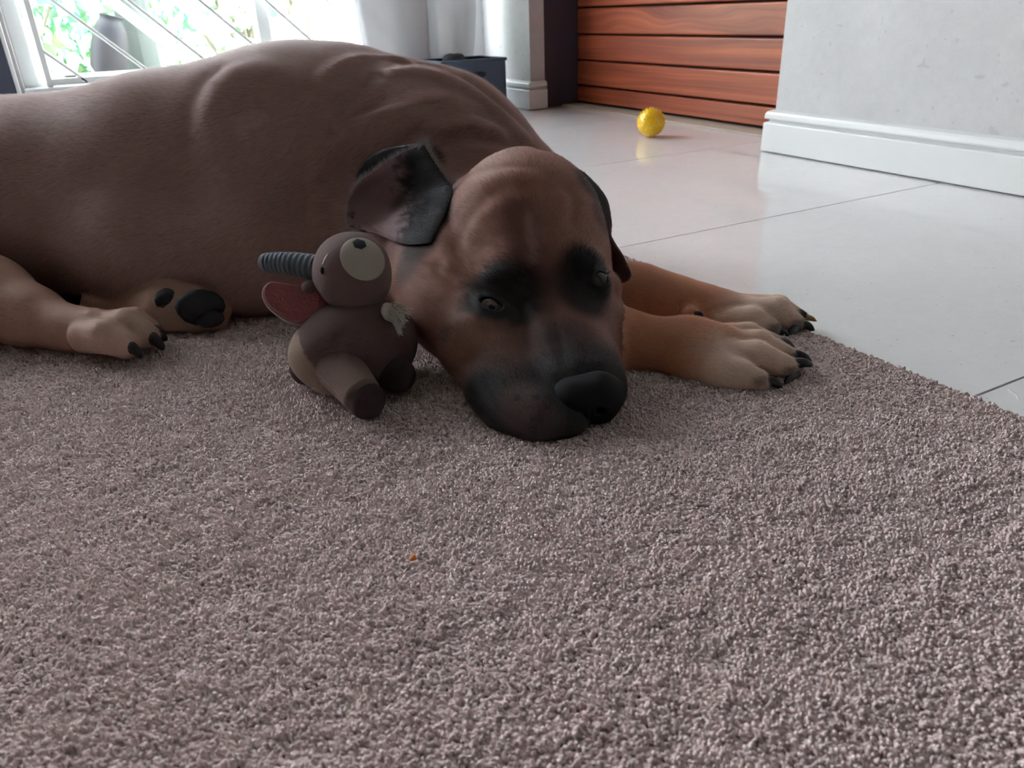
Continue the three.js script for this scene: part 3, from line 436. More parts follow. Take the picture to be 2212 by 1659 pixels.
const EA = [
  [[916, 312, 0.852], [890, 322, 0.858], [850, 342, 0.864], [805, 372, 0.868], [772, 397, 0.869], [756, 422, 0.870]],
  [[946, 360, 0.846], [910, 362, 0.858], [865, 380, 0.876], [818, 398, 0.886], [778, 418, 0.882], [751, 442, 0.872]],
  [[976, 400, 0.838], [930, 415, 0.856], [880, 432, 0.874], [830, 442, 0.884], [785, 452, 0.882], [749, 468, 0.870]],
  [[966, 452, 0.832], [925, 468, 0.846], [880, 482, 0.862], [838, 490, 0.872], [798, 490, 0.872], [757, 489, 0.866]],
  [[930, 525, 0.828], [902, 528, 0.838], [872, 528, 0.846], [845, 520, 0.852], [815, 506, 0.856], [784, 498, 0.858]]].map((r) => r.map((q) => above(...q)));
const earInner = patch(EA, 0.0042);
const earBack = patch([[[914, 309, 0.865], [872, 314, 0.880], [828, 323, 0.890], [792, 344, 0.897], [772, 374, 0.900]],
  [[914, 316, 0.866], [870, 334, 0.882], [822, 360, 0.892], [790, 380, 0.898], [770, 402, 0.900]],
  [[914, 336, 0.870], [870, 362, 0.890], [826, 392, 0.895], [790, 412, 0.900], [768, 430, 0.900]]].map((r) => r.map((q) => P(...q))), 0.004, 24, 24);
const earFar = patch([[[1218, 362, 0.845], [1250, 366, 0.845], [1282, 392, 0.842], [1311, 430, 0.838], [1322, 480, 0.832]],
  [[1222, 400, 0.83], [1258, 410, 0.828], [1284, 440, 0.828], [1304, 480, 0.828], [1322, 520, 0.828]],
  [[1240, 470, 0.85], [1275, 490, 0.85], [1300, 520, 0.85], [1330, 545, 0.84], [1352, 566, 0.835]],
  [[1262, 560, 0.86], [1290, 575, 0.86], [1315, 590, 0.855], [1345, 600, 0.845], [1364, 594, 0.84]],
  [[1280, 612, 0.865], [1300, 615, 0.862], [1322, 612, 0.855], [1345, 611, 0.848], [1358, 606, 0.843]]].map((r) => r.map((q) => P(...q))), 0.0045);
const dog = tag(grp('dog', [0.1, 0, -0.9]), 'large brown short-haired dog with a dark mask lying with its chin on the rug', 'dog');
const local = (g) => g.translate(-0.1, 0, 0.9);
// coat colours by part; the torso is greyed to imitate bluish lens glare
const C = (h) => { const c = new THREE.Color(h); return [c.r, c.g, c.b]; };
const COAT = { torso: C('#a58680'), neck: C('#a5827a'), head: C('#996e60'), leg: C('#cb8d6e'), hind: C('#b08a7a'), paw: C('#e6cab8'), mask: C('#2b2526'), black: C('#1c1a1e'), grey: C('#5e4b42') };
const patches = [];
const spot = (px, py, r, soft, col, amt, sx = 1) => { const c = px.isVector3 ? px : onSkin(px, py); if (c) patches.push({ c, r, soft, col, amt }); };
spot(1098, 622, 0.019, 0.020, COAT.black, 0.95); spot(1062, 655, 0.017, 0.012, COAT.black, 0.97); spot(1118, 668, 0.013, 0.016, COAT.black, 0.9); spot(1030, 655, 0.010, 0.014, COAT.black, 0.6);
spot(1258, 566, 0.010, 0.018, COAT.black, 0.95); spot(1290, 600, 0.015, 0.012, COAT.black, 0.95); spot(1270, 640, 0.014, 0.018, COAT.black, 0.9); spot(1250, 600, 0.010, 0.016, COAT.black, 0.85);
spot(1130, 470, 0.012, 0.03, C('#5d3f3e'), 0.55); spot(1150, 560, 0.010, 0.03, C('#4f3838'), 0.6); spot(1185, 640, 0.012, 0.03, C('#453435'), 0.6);  // darker tint down the middle of the forehead
spot(962, 722, 0.004, 0.010, COAT.grey, 0.7); spot(935, 470, 0.020, 0.016, COAT.black, 0.95); spot(950, 405, 0.016, 0.012, COAT.black, 0.95); spot(925, 340, 0.014, 0.012, COAT.black, 0.9); spot(905, 530, 0.014, 0.02, C('#2a2526'), 0.85); spot(880, 575, 0.010, 0.022, C('#3a2e2c'), 0.7);  // last pair: dark fur below the ear, with the ear's shade painted in
spot(1275, 400, 0.015, 0.018, C('#2a2526'), 0.8); spot(1300, 470, 0.012, 0.014, C('#2a2526'), 0.6);
spot(1040, 852, 0.018, 0.012, COAT.black, 0.9); spot(1090, 912, 0.014, 0.012, COAT.black, 0.75); spot(1215, 835, 0.026, 0.03, COAT.black, 0.9); spot(1300, 800, 0.020, 0.03, COAT.black, 0.8); spot(1230, 925, 0.024, 0.02, COAT.black, 0.8);
spot(1125, 875, 0.012, 0.02, C('#5c4a46'), 0.65); spot(1180, 905, 0.008, 0.015, C('#57484a'), 0.5); for (const q of [[1118, 862], [1140, 880], [1160, 858], [1125, 890], [1185, 880], [1150, 905]]) spot(q[0], q[1], 0.0012, 0.0025, COAT.black, 0.85);
spot(1105, 640, 0.022, 0.03, COAT.black, 0.8); spot(1060, 640, 0.018, 0.024, C('#2a2526'), 0.7); spot(1268, 600, 0.018, 0.026, COAT.black, 0.75); spot(1160, 720, 0.01, 0.035, COAT.mask, 0.6); spot(1230, 720, 0.01, 0.03, COAT.mask, 0.7);
spot(P(405, 692, 0.905), 0.022, 0.016, COAT.black, 0.9); spot(P(470, 670, 0.915), 0.018, 0.016, COAT.black, 0.85); spot(P(318, 668, 0.93), 0.012, 0.012, COAT.black, 0.6); spot(P(330, 752, 0.842), 0.011, 0.008, COAT.black, 0.9); spot(P(280, 772, 0.83), 0.008, 0.008, COAT.black, 0.85);
const toeTips = claws.filter((c) => c.tip).map((c) => c.tip);
function coat(x, y, z, out) {
  baseD(prims, x, y, z); let g = 0, m = 9; for (let i = 0; i < 6; i++) if (gd[i] < m) { m = gd[i]; g = i; }
  const hx = x - HM.x, hy = y - HM.y, hz = z - HM.z, f = hx * HF.x + hy * HF.y + hz * HF.z, u = hx * HU.x + hy * HU.y + hz * HU.z, s = hx * HS.x + hy * HS.y + hz * HS.z;
  const n = noise3(x * 28, y * 28, z * 28) * 0.6 + noise3(x * 90, y * 90, z * 90) * 0.4;
  let c;
  if (g <= 1) {
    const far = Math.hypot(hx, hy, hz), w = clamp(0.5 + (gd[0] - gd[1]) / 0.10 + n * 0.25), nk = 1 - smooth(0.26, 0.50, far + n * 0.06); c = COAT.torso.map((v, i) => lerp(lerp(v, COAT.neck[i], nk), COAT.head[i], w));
    if (g === 1) {
      const k = smooth(0.022, 0.095, f + n * 0.018 - Math.abs(s) * 0.22); c = c.map((v, i) => lerp(v, COAT.mask[i], k * 0.92));
      const side = smooth(0.03, 0.055, Math.abs(s)) * smooth(-0.01, 0.03, f) * (1 - smooth(0.05, 0.10, f)); c = c.map((v, i) => lerp(v, COAT.grey[i], side * 0.35));
    }
  } else {
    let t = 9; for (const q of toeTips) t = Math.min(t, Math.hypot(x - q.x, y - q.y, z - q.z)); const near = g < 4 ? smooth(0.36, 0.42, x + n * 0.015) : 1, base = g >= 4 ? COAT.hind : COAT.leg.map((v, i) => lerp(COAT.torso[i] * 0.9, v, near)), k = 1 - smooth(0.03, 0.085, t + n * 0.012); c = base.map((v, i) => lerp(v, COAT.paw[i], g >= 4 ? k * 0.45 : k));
    const b = 1 - smooth(0.010, 0.0155, t + n * 0.002); c = c.map((v, i) => lerp(v, COAT.black[i], b * (y < 0.024 ? 0.95 : 0.25)));
  }
  const mott = 1 + n * 0.10;
  for (let i = 0; i < 3; i++) out[i] = c[i] * mott;
  for (const p of patches) { const d = Math.hypot(x - p.c.x, y - p.c.y, z - p.c.z) + n * 0.003; if (d < p.r + p.soft) { const k = (1 - smooth(p.r, p.r + p.soft, d)) * p.amt; for (let i = 0; i < 3; i++) out[i] = lerp(out[i], p.col[i], k); } }
  return g;
}
function paint(g, fn) { const p = g.attributes.position, c = new Float32Array(p.count * 3), o = [0, 0, 0]; for (let i = 0; i < p.count; i++) { fn(p.getX(i), p.getY(i), p.getZ(i), o, i); c.set(o, i * 3); } g.setAttribute('color', new THREE.BufferAttribute(c, 3)); return g; }
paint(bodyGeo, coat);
const canal = P(878, 445, 0.874), PINK = C('#937779'), DARK = C('#1d1b20');
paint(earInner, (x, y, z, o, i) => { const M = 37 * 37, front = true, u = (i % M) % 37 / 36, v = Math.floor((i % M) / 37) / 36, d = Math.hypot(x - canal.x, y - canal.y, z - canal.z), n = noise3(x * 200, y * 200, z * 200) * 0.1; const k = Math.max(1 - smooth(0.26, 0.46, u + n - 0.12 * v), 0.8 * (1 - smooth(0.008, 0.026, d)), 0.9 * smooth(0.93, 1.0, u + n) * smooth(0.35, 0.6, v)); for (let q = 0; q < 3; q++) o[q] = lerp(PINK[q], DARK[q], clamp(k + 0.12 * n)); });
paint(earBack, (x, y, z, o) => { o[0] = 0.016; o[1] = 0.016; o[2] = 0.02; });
paint(earFar, (x, y, z, o) => { const k = smooth(0.115, 0.165, y + noise3(x * 90, y * 90, z * 90) * 0.01); for (let q = 0; q < 3; q++) o[q] = lerp(C('#54403d')[q], DARK[q], k); });
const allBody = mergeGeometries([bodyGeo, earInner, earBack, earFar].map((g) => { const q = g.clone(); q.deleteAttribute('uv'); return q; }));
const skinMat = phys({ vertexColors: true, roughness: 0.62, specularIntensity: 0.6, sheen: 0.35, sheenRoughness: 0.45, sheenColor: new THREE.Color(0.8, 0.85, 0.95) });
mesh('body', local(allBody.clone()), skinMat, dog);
// short fur: single hairs over the coat, lying along the body and coloured by the skin they grow from
{
  const R = rng(4242), p = allBody.attributes.position, nn = allBody.attributes.normal, cc = allBody.attributes.color, ix = allBody.index, T = ix.count / 3, nBody = bodyGeo.index.count / 3;
  const wgt = new Float32Array(T), A = V(), B = V(), D = V(), N = V(), Q = V(), eye0 = V(0, CAM_H, 0), tmp = V();
  let total = 0; for (let t = 0; t < T; t++) {
    A.fromBufferAttribute(p, ix.getX(t * 3)); B.fromBufferAttribute(p, ix.getX(t * 3 + 1)); D.fromBufferAttribute(p, ix.getX(t * 3 + 2)); const ar = B.clone().sub(A).cross(tmp.copy(D).sub(A)).length() * 0.5; let w = ar;
    N.fromBufferAttribute(nn, ix.getX(t * 3)); tmp.copy(eye0).sub(A).normalize(); const fc = N.dot(tmp);
    if (fc < -0.45) w *= 0.22; if (A.y < FLOOR_Y + 0.003) w = 0; if (A.x < -0.3 - A.z * 0 && A.z < -1.0) w *= 0.5;
    const dist = A.distanceTo(eye0); w *= clamp((0.85 / dist) ** 1.6, 0.3, 2.2); if (Math.hypot(A.x - HM.x, A.y - HM.y, A.z - HM.z) < 0.2) w *= 1.25;
    if (t >= nBody) w *= 0.8; total += w; wgt[t] = total;
  }
  const COUNT = 330000, blade = new THREE.BufferGeometry();
  blade.setAttribute('position', new THREE.Float32BufferAttribute([-0.5, 0, 0, 0.5, 0, 0, -0.42, 0.045, 0.45, 0.42, 0.045, 0.45, 0, 0.055, 1], 3)); blade.setAttribute('normal', new THREE.Float32BufferAttribute([0, 1, 0, 0, 1, 0, 0, 1, 0, 0, 1, 0, 0, 1, 0], 3)); blade.setIndex([0, 2, 1, 1, 2, 3, 2, 4, 3]);
  const im = new THREE.InstancedMesh(blade, phys({ color: 0xffffff, roughness: 0.58, specularIntensity: 0.45, side: THREE.DoubleSide }), COUNT), M = new THREE.Matrix4(), col = new THREE.Color(), X = V(), Y = V(), Z = V();
  const eyeC = eyes.map((e) => e.c), noseC = P(1268, 872, 0.684);
  let made = 0; for (let i = 0; i < COUNT; i++) {
    const r = R() * total; let lo = 0, hi = T - 1; while (lo < hi) { const m = (lo + hi) >> 1; if (wgt[m] < r) lo = m + 1; else hi = m; }
    const a = ix.getX(lo * 3), b = ix.getX(lo * 3 + 1), c = ix.getX(lo * 3 + 2); let u = R(), v = R(); if (u + v > 1) { u = 1 - u; v = 1 - v; } const w = 1 - u - v;
    Q.set(p.getX(a) * w + p.getX(b) * u + p.getX(c) * v, p.getY(a) * w + p.getY(b) * u + p.getY(c) * v, p.getZ(a) * w + p.getZ(b) * u + p.getZ(c) * v);
    N.set(nn.getX(a) * w + nn.getX(b) * u + nn.getX(c) * v, nn.getY(a) * w + nn.getY(b) * u + nn.getY(c) * v, nn.getZ(a) * w + nn.getZ(b) * u + nn.getZ(c) * v).normalize();
    let skip = false; for (const e of eyes) { const [q, h] = lidD(e, Q.x, Q.y, Q.z); if (q < 0.0014 && Q.distanceTo(e.c) < 0.025) skip = true; } if (Q.distanceTo(noseC) < 0.026) skip = true; if (skip) continue;
    baseD(prims, Q.x, Q.y, Q.z); let g = 0, m = 9; for (let k = 0; k < 6; k++) if (gd[k] < m) { m = gd[k]; g = k; }
    let len = 0.0085, lift = 0.16, wid = 0.00028;
    const th = noise3(Q.x * 14, Q.y * 14, Q.z * 14) * 0.5;
    if (lo >= nBody) { Z.copy(HS).multiplyScalar(-0.6).addScaledVector(HF, -0.3); len = 0.005; lift = 0.25; }
    else if (g === 0) { Z.copy(BACK).add(V(0, -0.45, 0)); len = 0.0105; lift = 0.17; }
    else if (g === 1) { const f = Q.clone().sub(HM).dot(HF), s = Q.clone().sub(HM).dot(HS); Z.copy(HF).multiplyScalar(-1).addScaledVector(HS, s * 9).add(V(0, -0.25, 0)); len = f > 0 ? lerp(0.006, 0.0042, clamp(f / 0.1)) : 0.0072; lift = 0.15; wid = 0.00024; }
    else { let bd = 9, bp = null; for (const q of prims) if (q.g === g) { const d = capD(q, Q.x, Q.y, Q.z); if (d < bd) { bd = d; bp = q; } } Z.copy(bp.flow).add(V(0, -0.15, 0)); len = 0.0066; lift = 0.15; wid = 0.00026; }
    Z.applyAxisAngle(N, th + (R() - 0.5) * 0.5); Z.addScaledVector(N, -Z.dot(N)).normalize().addScaledVector(N, lift * (0.5 + R() * 1.1)).normalize();
    X.copy(N).cross(Z).normalize(); Y.copy(Z).cross(X).normalize(); const L = len * (0.65 + R() * 0.6); X.multiplyScalar(wid * (0.8 + R() * 0.5)); Y.multiplyScalar(L); Z.multiplyScalar(L);
    Q.addScaledVector(N, -0.0003); Q.x -= 0.1; Q.z += 0.9; M.makeBasis(X, Y, Z).setPosition(Q); im.setMatrixAt(made, M);
    const t = g === 0 ? 0.66 + R() * 0.74 : 0.76 + R() * 0.54; col.setRGB((cc.getX(a) * w + cc.getX(b) * u + cc.getX(c) * v) * t, (cc.getY(a) * w + cc.getY(b) * u + cc.getY(c) * v) * t, (cc.getZ(a) * w + cc.getZ(b) * u + cc.getZ(c) * v) * t); im.setColorAt(made, col); made++;
  }
  // longer loose hairs painted pale as if backlit, along the rims of the near ear and over the back of the skull
  const rim = (pts, n, up, len, c) => { const cv = new THREE.CatmullRomCurve3(pts); for (let i = 0; i < n && made < COUNT; i++) { const q = cv.getPoint(R()).add(V((R() - 0.5) * 0.003, (R() - 0.5) * 0.003, (R() - 0.5) * 0.003)); Z.copy(up).add(V((R() - 0.5) * 0.8, (R() - 0.5) * 0.6, (R() - 0.5) * 0.8)).normalize(); X.copy(rayAt(1106, 829)).cross(Z).normalize(); Y.copy(Z).cross(X).normalize(); const L = len * (0.5 + R() * 0.8); X.multiplyScalar(0.00022); Y.multiplyScalar(L); Z.multiplyScalar(L); q.x -= 0.1; q.z += 0.9; M.makeBasis(X, Y, Z).setPosition(q); im.setMatrixAt(made, M); col.setRGB(...c.map((v) => v * (0.7 + R() * 0.6))); im.setColorAt(made, col); made++; } };
  made = Math.min(made, COUNT - 2600);
  rim(EA[0], 900, camv(-0.25, -0.95, 0.1), 0.007, [0.36, 0.33, 0.34]); rim([EA[0][0], EA[1][0], EA[2][0]], 700, camv(0.5, -0.85, 0), 0.0075, [0.34, 0.28, 0.26]); rim(EA.slice(1, 5).map((r) => r[5]), 400, camv(-0.95, 0, 0), 0.005, [0.34, 0.31, 0.32]);
  rim([P(905, 322, 0.853), P(918, 310, 0.852), P(930, 330, 0.85)], 400, camv(0.1, -1, 0), 0.010, [0.34, 0.32, 0.33]);
  im.count = made; im.name = 'fur'; im.userData.kind = 'stuff'; im.castShadow = im.receiveShadow = true; dog.add(im);
}

// eyes
for (const e of eyes) {
  const r = 0.0128, cen = e.c.clone().addScaledVector(e.n, -r - 0.0010), gaze = V(0, CAM_H, 0).sub(e.c).normalize().addScaledVector(e.b, 0.16).addScaledVector(e.a, e === eyes[0] ? 0.0 : -0.42).normalize(), g = new THREE.SphereGeometry(r, 64, 48), o = C('#7d6a66');
  paint(g, (x, y, z, out) => { const a = Math.acos(clamp((x * gaze.x + y * gaze.y + z * gaze.z) / r, -1, 1)), n = noise3(x * 900, y * 900, z * 900) * 0.06; const col = a < 0.27 ? [0.006, 0.006, 0.008] : a < 0.66 + n * 0.3 ? [0.16 + n, 0.105 + n * 0.8, 0.095 + n * 0.7] : a < 0.75 ? [0.02, 0.017, 0.018] : e === eyes[0] ? [0.36, 0.34, 0.35] : [0.075, 0.075, 0.08]; out[0] = col[0]; out[1] = col[1]; out[2] = col[2]; });  // the far eye's white is darkened in colour to look shaded
  const m = mesh('eye', g, phys({ vertexColors: true, roughness: 0.3, specularIntensity: 0.5, clearcoat: 0.25, clearcoatRoughness: 0.08 }), dog); m.position.copy(cen).sub(V(0.1, 0, -0.9));
}
// nose pad
{
  const N0 = P(1268, 872, 0.682), L = (f, u, s) => N0.clone().addScaledVector(HF, f).addScaledVector(HU, u).addScaledVector(HS, s), keep = prims.length, save = curG;
  const np = []; const nc = (a, b, ra, rb, k) => { cap(a, b, ra, rb, k); np.push(prims.pop()); np[np.length - 1].g = 0; };
  nc(L(-0.006, 0.006, -0.012), L(-0.006, 0.006, 0.012), 0.0180, 0.0180, 0.02); nc(L(-0.002, -0.010, -0.009), L(-0.002, -0.010, 0.009), 0.0155, 0.0155, 0.02);
  for (const s of [-1, 1]) nc(L(-0.004, 0.0, 0.013 * s), L(-0.012, -0.006, 0.0245 * s), 0.0150, 0.012, 0.014);
  const hole = []; for (const s of [-1, 1]) { cap(L(0.0125, 0.005, 0.0095 * s), L(0.0055, 0.0, 0.0225 * s), 0.0045, 0.0026, 0); hole.push(prims.pop()); } cap(L(0.0150, 0.008, 0), L(0.0150, -0.024, 0), 0.0013, 0.0016, 0); hole.push(prims.pop());
  const dN = (list, x, y, z) => { let d = 9; for (const p of np) d = sminK(d, capD(p, x, y, z), p.k); for (const h of hole) d = -sminK(-d, capD(h, x, y, z), 0.003); return Math.max(d, 0.009 - y); };
  const g = surfaceNets(np, dN, N0.clone().subScalar(0.045), N0.clone().addScalar(0.045), 0.0011);
  mesh('nose', local(g), phys({ color: lin('#131217'), roughness: 0.7, specularIntensity: 0.4 }), dog);
}
// claws: curved tapering cones, with the dark pads seen under the toes
{
  const dk = phys({ color: lin('#15141a'), roughness: 0.35 }), lt = phys({ color: lin('#b99a6c'), roughness: 0.4 });
  for (const c of claws) {
    const d = c.b.clone().sub(c.a), a = c.a.clone().addScaledVector(d, 0.05), mid = c.a.clone().lerp(c.b, 0.55).add(V(0, 0.0025, 0)), cv = new THREE.CatmullRomCurve3([a, mid, c.b]), n = 14, R = 12, pos = [], idx = [], fr = cv.computeFrenetFrames(n);
    for (let i = 0; i <= n; i++) { const q = cv.getPoint(i / n), r = c.r * Math.pow(1 - i / n * 0.9, 0.55) * (i === n ? 0.3 : 1); for (let j = 0; j < R; j++) { const t = j / R * 6.2832, w = q.clone().addScaledVector(fr.normals[i], Math.cos(t) * r).addScaledVector(fr.binormals[i], Math.sin(t) * r * 0.85); pos.push(w.x, Math.max(w.y, FLOOR_Y), w.z); } }
    for (let i = 0; i < n; i++) for (let j = 0; j < R; j++) { const p = i * R + j, q = i * R + (j + 1) % R; idx.push(p, q, p + R, q, q + R, p + R); } for (let j = 1; j < R - 1; j++) idx.push(n * R, n * R + j, n * R + j + 1);
    const g = new THREE.BufferGeometry(); g.setAttribute('position', new THREE.Float32BufferAttribute(pos, 3)); g.setIndex(idx); g.computeVertexNormals(); mesh('claw', local(g), c.m === 'l' ? lt : dk, dog);
  }
  const pm = phys({ color: lin('#24252c'), roughness: 0.7 });
  const pad = (q, rx, ry, rz, rot = 0) => { const g = new THREE.SphereGeometry(1, 28, 20).scale(rx, ry, rz).rotateZ(rot); { const p = g.attributes.position; for (let i = 0; i < p.count; i++) { const k = 1 + noise3(p.getX(i) * 300, p.getY(i) * 300, p.getZ(i) * 300) * 0.04; p.setXYZ(i, p.getX(i) * k, p.getY(i) * k, p.getZ(i) * k); } g.computeVertexNormals(); } const m = mesh('paw_pad', g, pm, dog); m.position.copy(q).sub(V(0.1, 0, -0.9)); };
  pad(P(362, 654, 0.912), 0.0155, 0.018, 0.012, -0.3); pad(P(434, 664, 0.907), 0.028, 0.022, 0.014, -0.25); pad(P(318, 662, 0.93), 0.012, 0.016, 0.01); pad(P(455, 690, 0.905), 0.016, 0.010, 0.010);
}
// ---------------------------------------------------------------- plush goat leaning on the dog's cheek
{
  const O = FL(760, 815), toy = tag(grp('plush_goat', [O.x, 0, O.z]), 'small brown plush goat with a ribbed grey horn, pink ear and big white eye', 'soft toy');
  const T = (q) => q.clone().sub(V(O.x, 0, O.z)), fuzzT = texture(256, 256, (x, y) => { const n = 0.5 + noise3(x / 1.7, y / 1.7, 3) * 0.35 + noise3(x / 5, y / 5, 9) * 0.2; return [n, n, n]; }, { srgb: false, repeat: [5, 5] });
  const plush = (hex, o = {}) => phys({ color: lin(hex), roughness: 0.95, sheen: 0.5, sheenRoughness: 0.5, sheenColor: new THREE.Color(0.5, 0.47, 0.45), bumpMap: fuzzT, bumpScale: 0.0008, ...o });
  const lumpy = (g, amt, fr) => { const p = g.attributes.position; g.computeBoundingSphere(); for (let i = 0; i < p.count; i++) { const x = p.getX(i), y = p.getY(i), z = p.getZ(i), k = 1 + noise3(x * fr, y * fr, z * fr) * amt; p.setXYZ(i, x * k, y * k, z * k); } const n = g.attributes.normal; g.computeVertexNormals(); return g; };
  const ball = (name, q, rx, ry, rz, mat, par = toy) => { const m = mesh(name, lumpy(new THREE.SphereGeometry(1, 56, 40).scale(rx, ry, rz), 0.035, 45), mat, par); m.position.copy(q); return m; };
  // body, brown above and beige towards the belly side
  const bc = T(P(768, 738, 0.772)), bg = lumpy(new THREE.SphereGeometry(1, 72, 52).scale(0.065, 0.049, 0.046), 0.03, 40), left = camv(-0.9, 0.5, -0.1).normalize();
  paint(bg, (x, y, z, o) => { const d = (x * left.x + y * left.y + z * left.z) / 0.056 + noise3(x * 70, y * 70, z * 70) * 0.03, k = smooth(0.70, 0.73, d); const a = C('#604b49'), b = C('#94806f'); for (let i = 0; i < 3; i++) o[i] = lerp(a[i], b[i], k); });
  { const p = bg.attributes.position; for (let i = 0; i < p.count; i++) if (p.getY(i) + bc.y < 0.0125) p.setY(i, 0.0125 - bc.y); bg.computeVertexNormals(); }
  mesh('body', bg, plush('#ffffff', { vertexColors: true }), toy).position.copy(bc);
  const hc = T(P(762, 580, 0.758)), brown = plush('#6b5552'), head = ball('head', hc, 0.0385, 0.0395, 0.0385, brown);
  // felt eye: a round white disc sewn to the curve of the head, with a dark pupil
  const cap2 = (dir, ang, r, th, sides, mat, name) => { const pts = []; for (let i = 0; i <= 14; i++) { const a = ang * i / 14; pts.push(new THREE.Vector2(Math.sin(a) * (r + th), Math.cos(a) * (r + th))); } pts.push(new THREE.Vector2(Math.sin(ang) * (r - 0.001), Math.cos(ang) * (r - 0.001))); const g = new THREE.LatheGeometry(pts, sides); g.applyQuaternion(new THREE.Quaternion().setFromUnitVectors(V(0, 1, 0), dir)); const m = mesh(name, g, mat, toy); m.position.copy(hc); return m; };
  const onHead = (px, py) => { const o = V(0, CAM_H, 0).sub(V(O.x, 0, O.z)).sub(hc), r = rayAt(px, py).normalize(), b = o.dot(r), c = o.lengthSq() - 0.0390 ** 2, q = Math.max(b * b - c, 0); return o.addScaledVector(r, -b - Math.sqrt(q)).normalize(); };
  const felt = plush('#cfc7b6', { sheen: 0.1 });
  cap2(onHead(788, 545), 0.58, 0.0388, 0.0012, 40, felt, 'eye'); cap2(onHead(777, 520), 0.165, 0.0400, 0.0008, 6, std({ color: lin('#1d2430'), roughness: 0.8 }), 'pupil');
  // horn with sewn ribs
  { const a = T(P(712, 574, 0.755)), b = T(P(630, 560, 0.765)), c = T(P(566, 558, 0.775)), cv = new THREE.CatmullRomCurve3([a, b, c]), n = 120, Rr = 24, pos = [], idx = [], fr = cv.computeFrenetFrames(n);
    for (let i = 0; i <= n; i++) { const t = i / n, q = cv.getPoint(t), end = t > 0.9 ? Math.sqrt(Math.max(0.0001, 1 - ((t - 0.9) / 0.1) ** 2)) : 1, r = lerp(0.0135, 0.0090, t) * end * (1 + 0.028 * Math.sin(t * 88)); for (let j = 0; j < Rr; j++) { const w = j / Rr * 6.2832, v = q.clone().addScaledVector(fr.normals[i], Math.cos(w) * r).addScaledVector(fr.binormals[i], Math.sin(w) * r); pos.push(v.x, v.y, v.z); } }
    for (let i = 0; i < n; i++) for (let j = 0; j < Rr; j++) { const p = i * Rr + j, q = i * Rr + (j + 1) % Rr; idx.push(p, q, p + Rr, q, q + Rr, p + Rr); }
    const g = new THREE.BufferGeometry(); g.setAttribute('position', new THREE.Float32BufferAttribute(pos, 3)); g.setIndex(idx); g.computeVertexNormals(); mesh('horn', g, phys({ color: lin('#4a525b'), roughness: 0.9, sheen: 0.4, sheenColor: new THREE.Color(0.5, 0.5, 0.5) }), toy); }
  // ear: beige back, pink lining, drawn from its outline and padded
  { const out = [[120, 560], [128, 505], [180, 465], [300, 478], [415, 492], [470, 452], [530, 462], [548, 520], [600, 580], [655, 640], [600, 720], [500, 775], [430, 792], [330, 768], [215, 690], [150, 625]].map(([x, y]) => [x / 3.771 + 540, y / 3.771 + 480]);
    const ex = camv(1, 0, 0.12).normalize(), c0 = P(640, 645, 0.752), nz = camv(0.15, -0.25, -1).normalize(), ey = nz.clone().cross(ex).normalize(); ex.copy(ey).cross(nz);
    const to2 = ([px, py]) => { const o = V(0, CAM_H, 0), r = rayAt(px, py), t = c0.clone().sub(o).dot(nz) / r.dot(nz), q = o.addScaledVector(r, t).sub(c0); return new THREE.Vector2(q.dot(ex), q.dot(ey)); };
    const pts = out.map(to2), mk = (k, d, bv) => { const m = new THREE.Vector2(); pts.forEach((p) => m.add(p)); m.divideScalar(pts.length); const s = new THREE.Shape(new THREE.SplineCurve([...pts, pts[0]].map((p) => p.clone().sub(m).multiplyScalar(k).add(m))).getPoints(70)); return new THREE.ExtrudeGeometry(s, { depth: d, bevelEnabled: true, bevelThickness: bv, bevelSize: bv, bevelSegments: 4 }); };
    const bend = (g) => { const p = g.attributes.position; for (let i = 0; i < p.count; i++) { const x = p.getX(i), y = p.getY(i); p.setZ(i, p.getZ(i) + y * y * 4.5 + Math.exp(-(((x - 0.018 - y * 0.3) / 0.008) ** 2)) * 0.003); } g.computeVertexNormals(); return g.applyMatrix4(new THREE.Matrix4().makeBasis(ex, ey, nz)).translate(...T(c0).toArray()); };
    const e = mesh('ear', bend(mk(0.96, 0.003, 0.0022).translate(0, 0, -0.004)), plush('#8e7a72'), toy); mesh('ear_lining', bend(mk(0.90, 0.001, 0.0014).translate(0, 0, 0.0022)), plush('#8f5054'), e);
    ball('ear_root', T(P(672, 610, 0.752)), 0.0085, 0.0065, 0.008, plush('#857472')); }
  // legs with dark hooves
  const limb = (a, b, r0, r1, mat) => { const d = b.clone().sub(a), L = d.length(), g = new THREE.CapsuleGeometry(1, 1, 10, 24), p = g.attributes.position; for (let i = 0; i < p.count; i++) { const y = p.getY(i), t = clamp((y + 0.5)), r = lerp(r0, r1, t); p.setXYZ(i, p.getX(i) * r, (clamp(y, -0.5, 0.5)) * L + (y - clamp(y, -0.5, 0.5)) * r * 0.5, p.getZ(i) * r); } g.computeVertexNormals(); g.applyQuaternion(new THREE.Quaternion().setFromUnitVectors(V(0, 1, 0), d.normalize())); const m = mesh('leg', g, mat, toy); m.position.copy(a).lerp(b, 0.5); return m; };
  { const m = limb(T(P(728, 772, 0.745)), T(P(782, 838, 0.715)), 0.024, 0.0185, plush('#ffffff', { vertexColors: true })), ax = P(782, 838, 0.715).sub(P(728, 772, 0.745)).normalize(); paint(m.geometry, (x, y, z, o) => { const k = smooth(0.000, 0.008, x * ax.x + y * ax.y + z * ax.z + noise3(x * 90, y * 90, z * 90) * 0.003); for (let i = 0; i < 3; i++) o[i] = lerp(C('#604b49')[i], C('#806a5e')[i], k); }); }
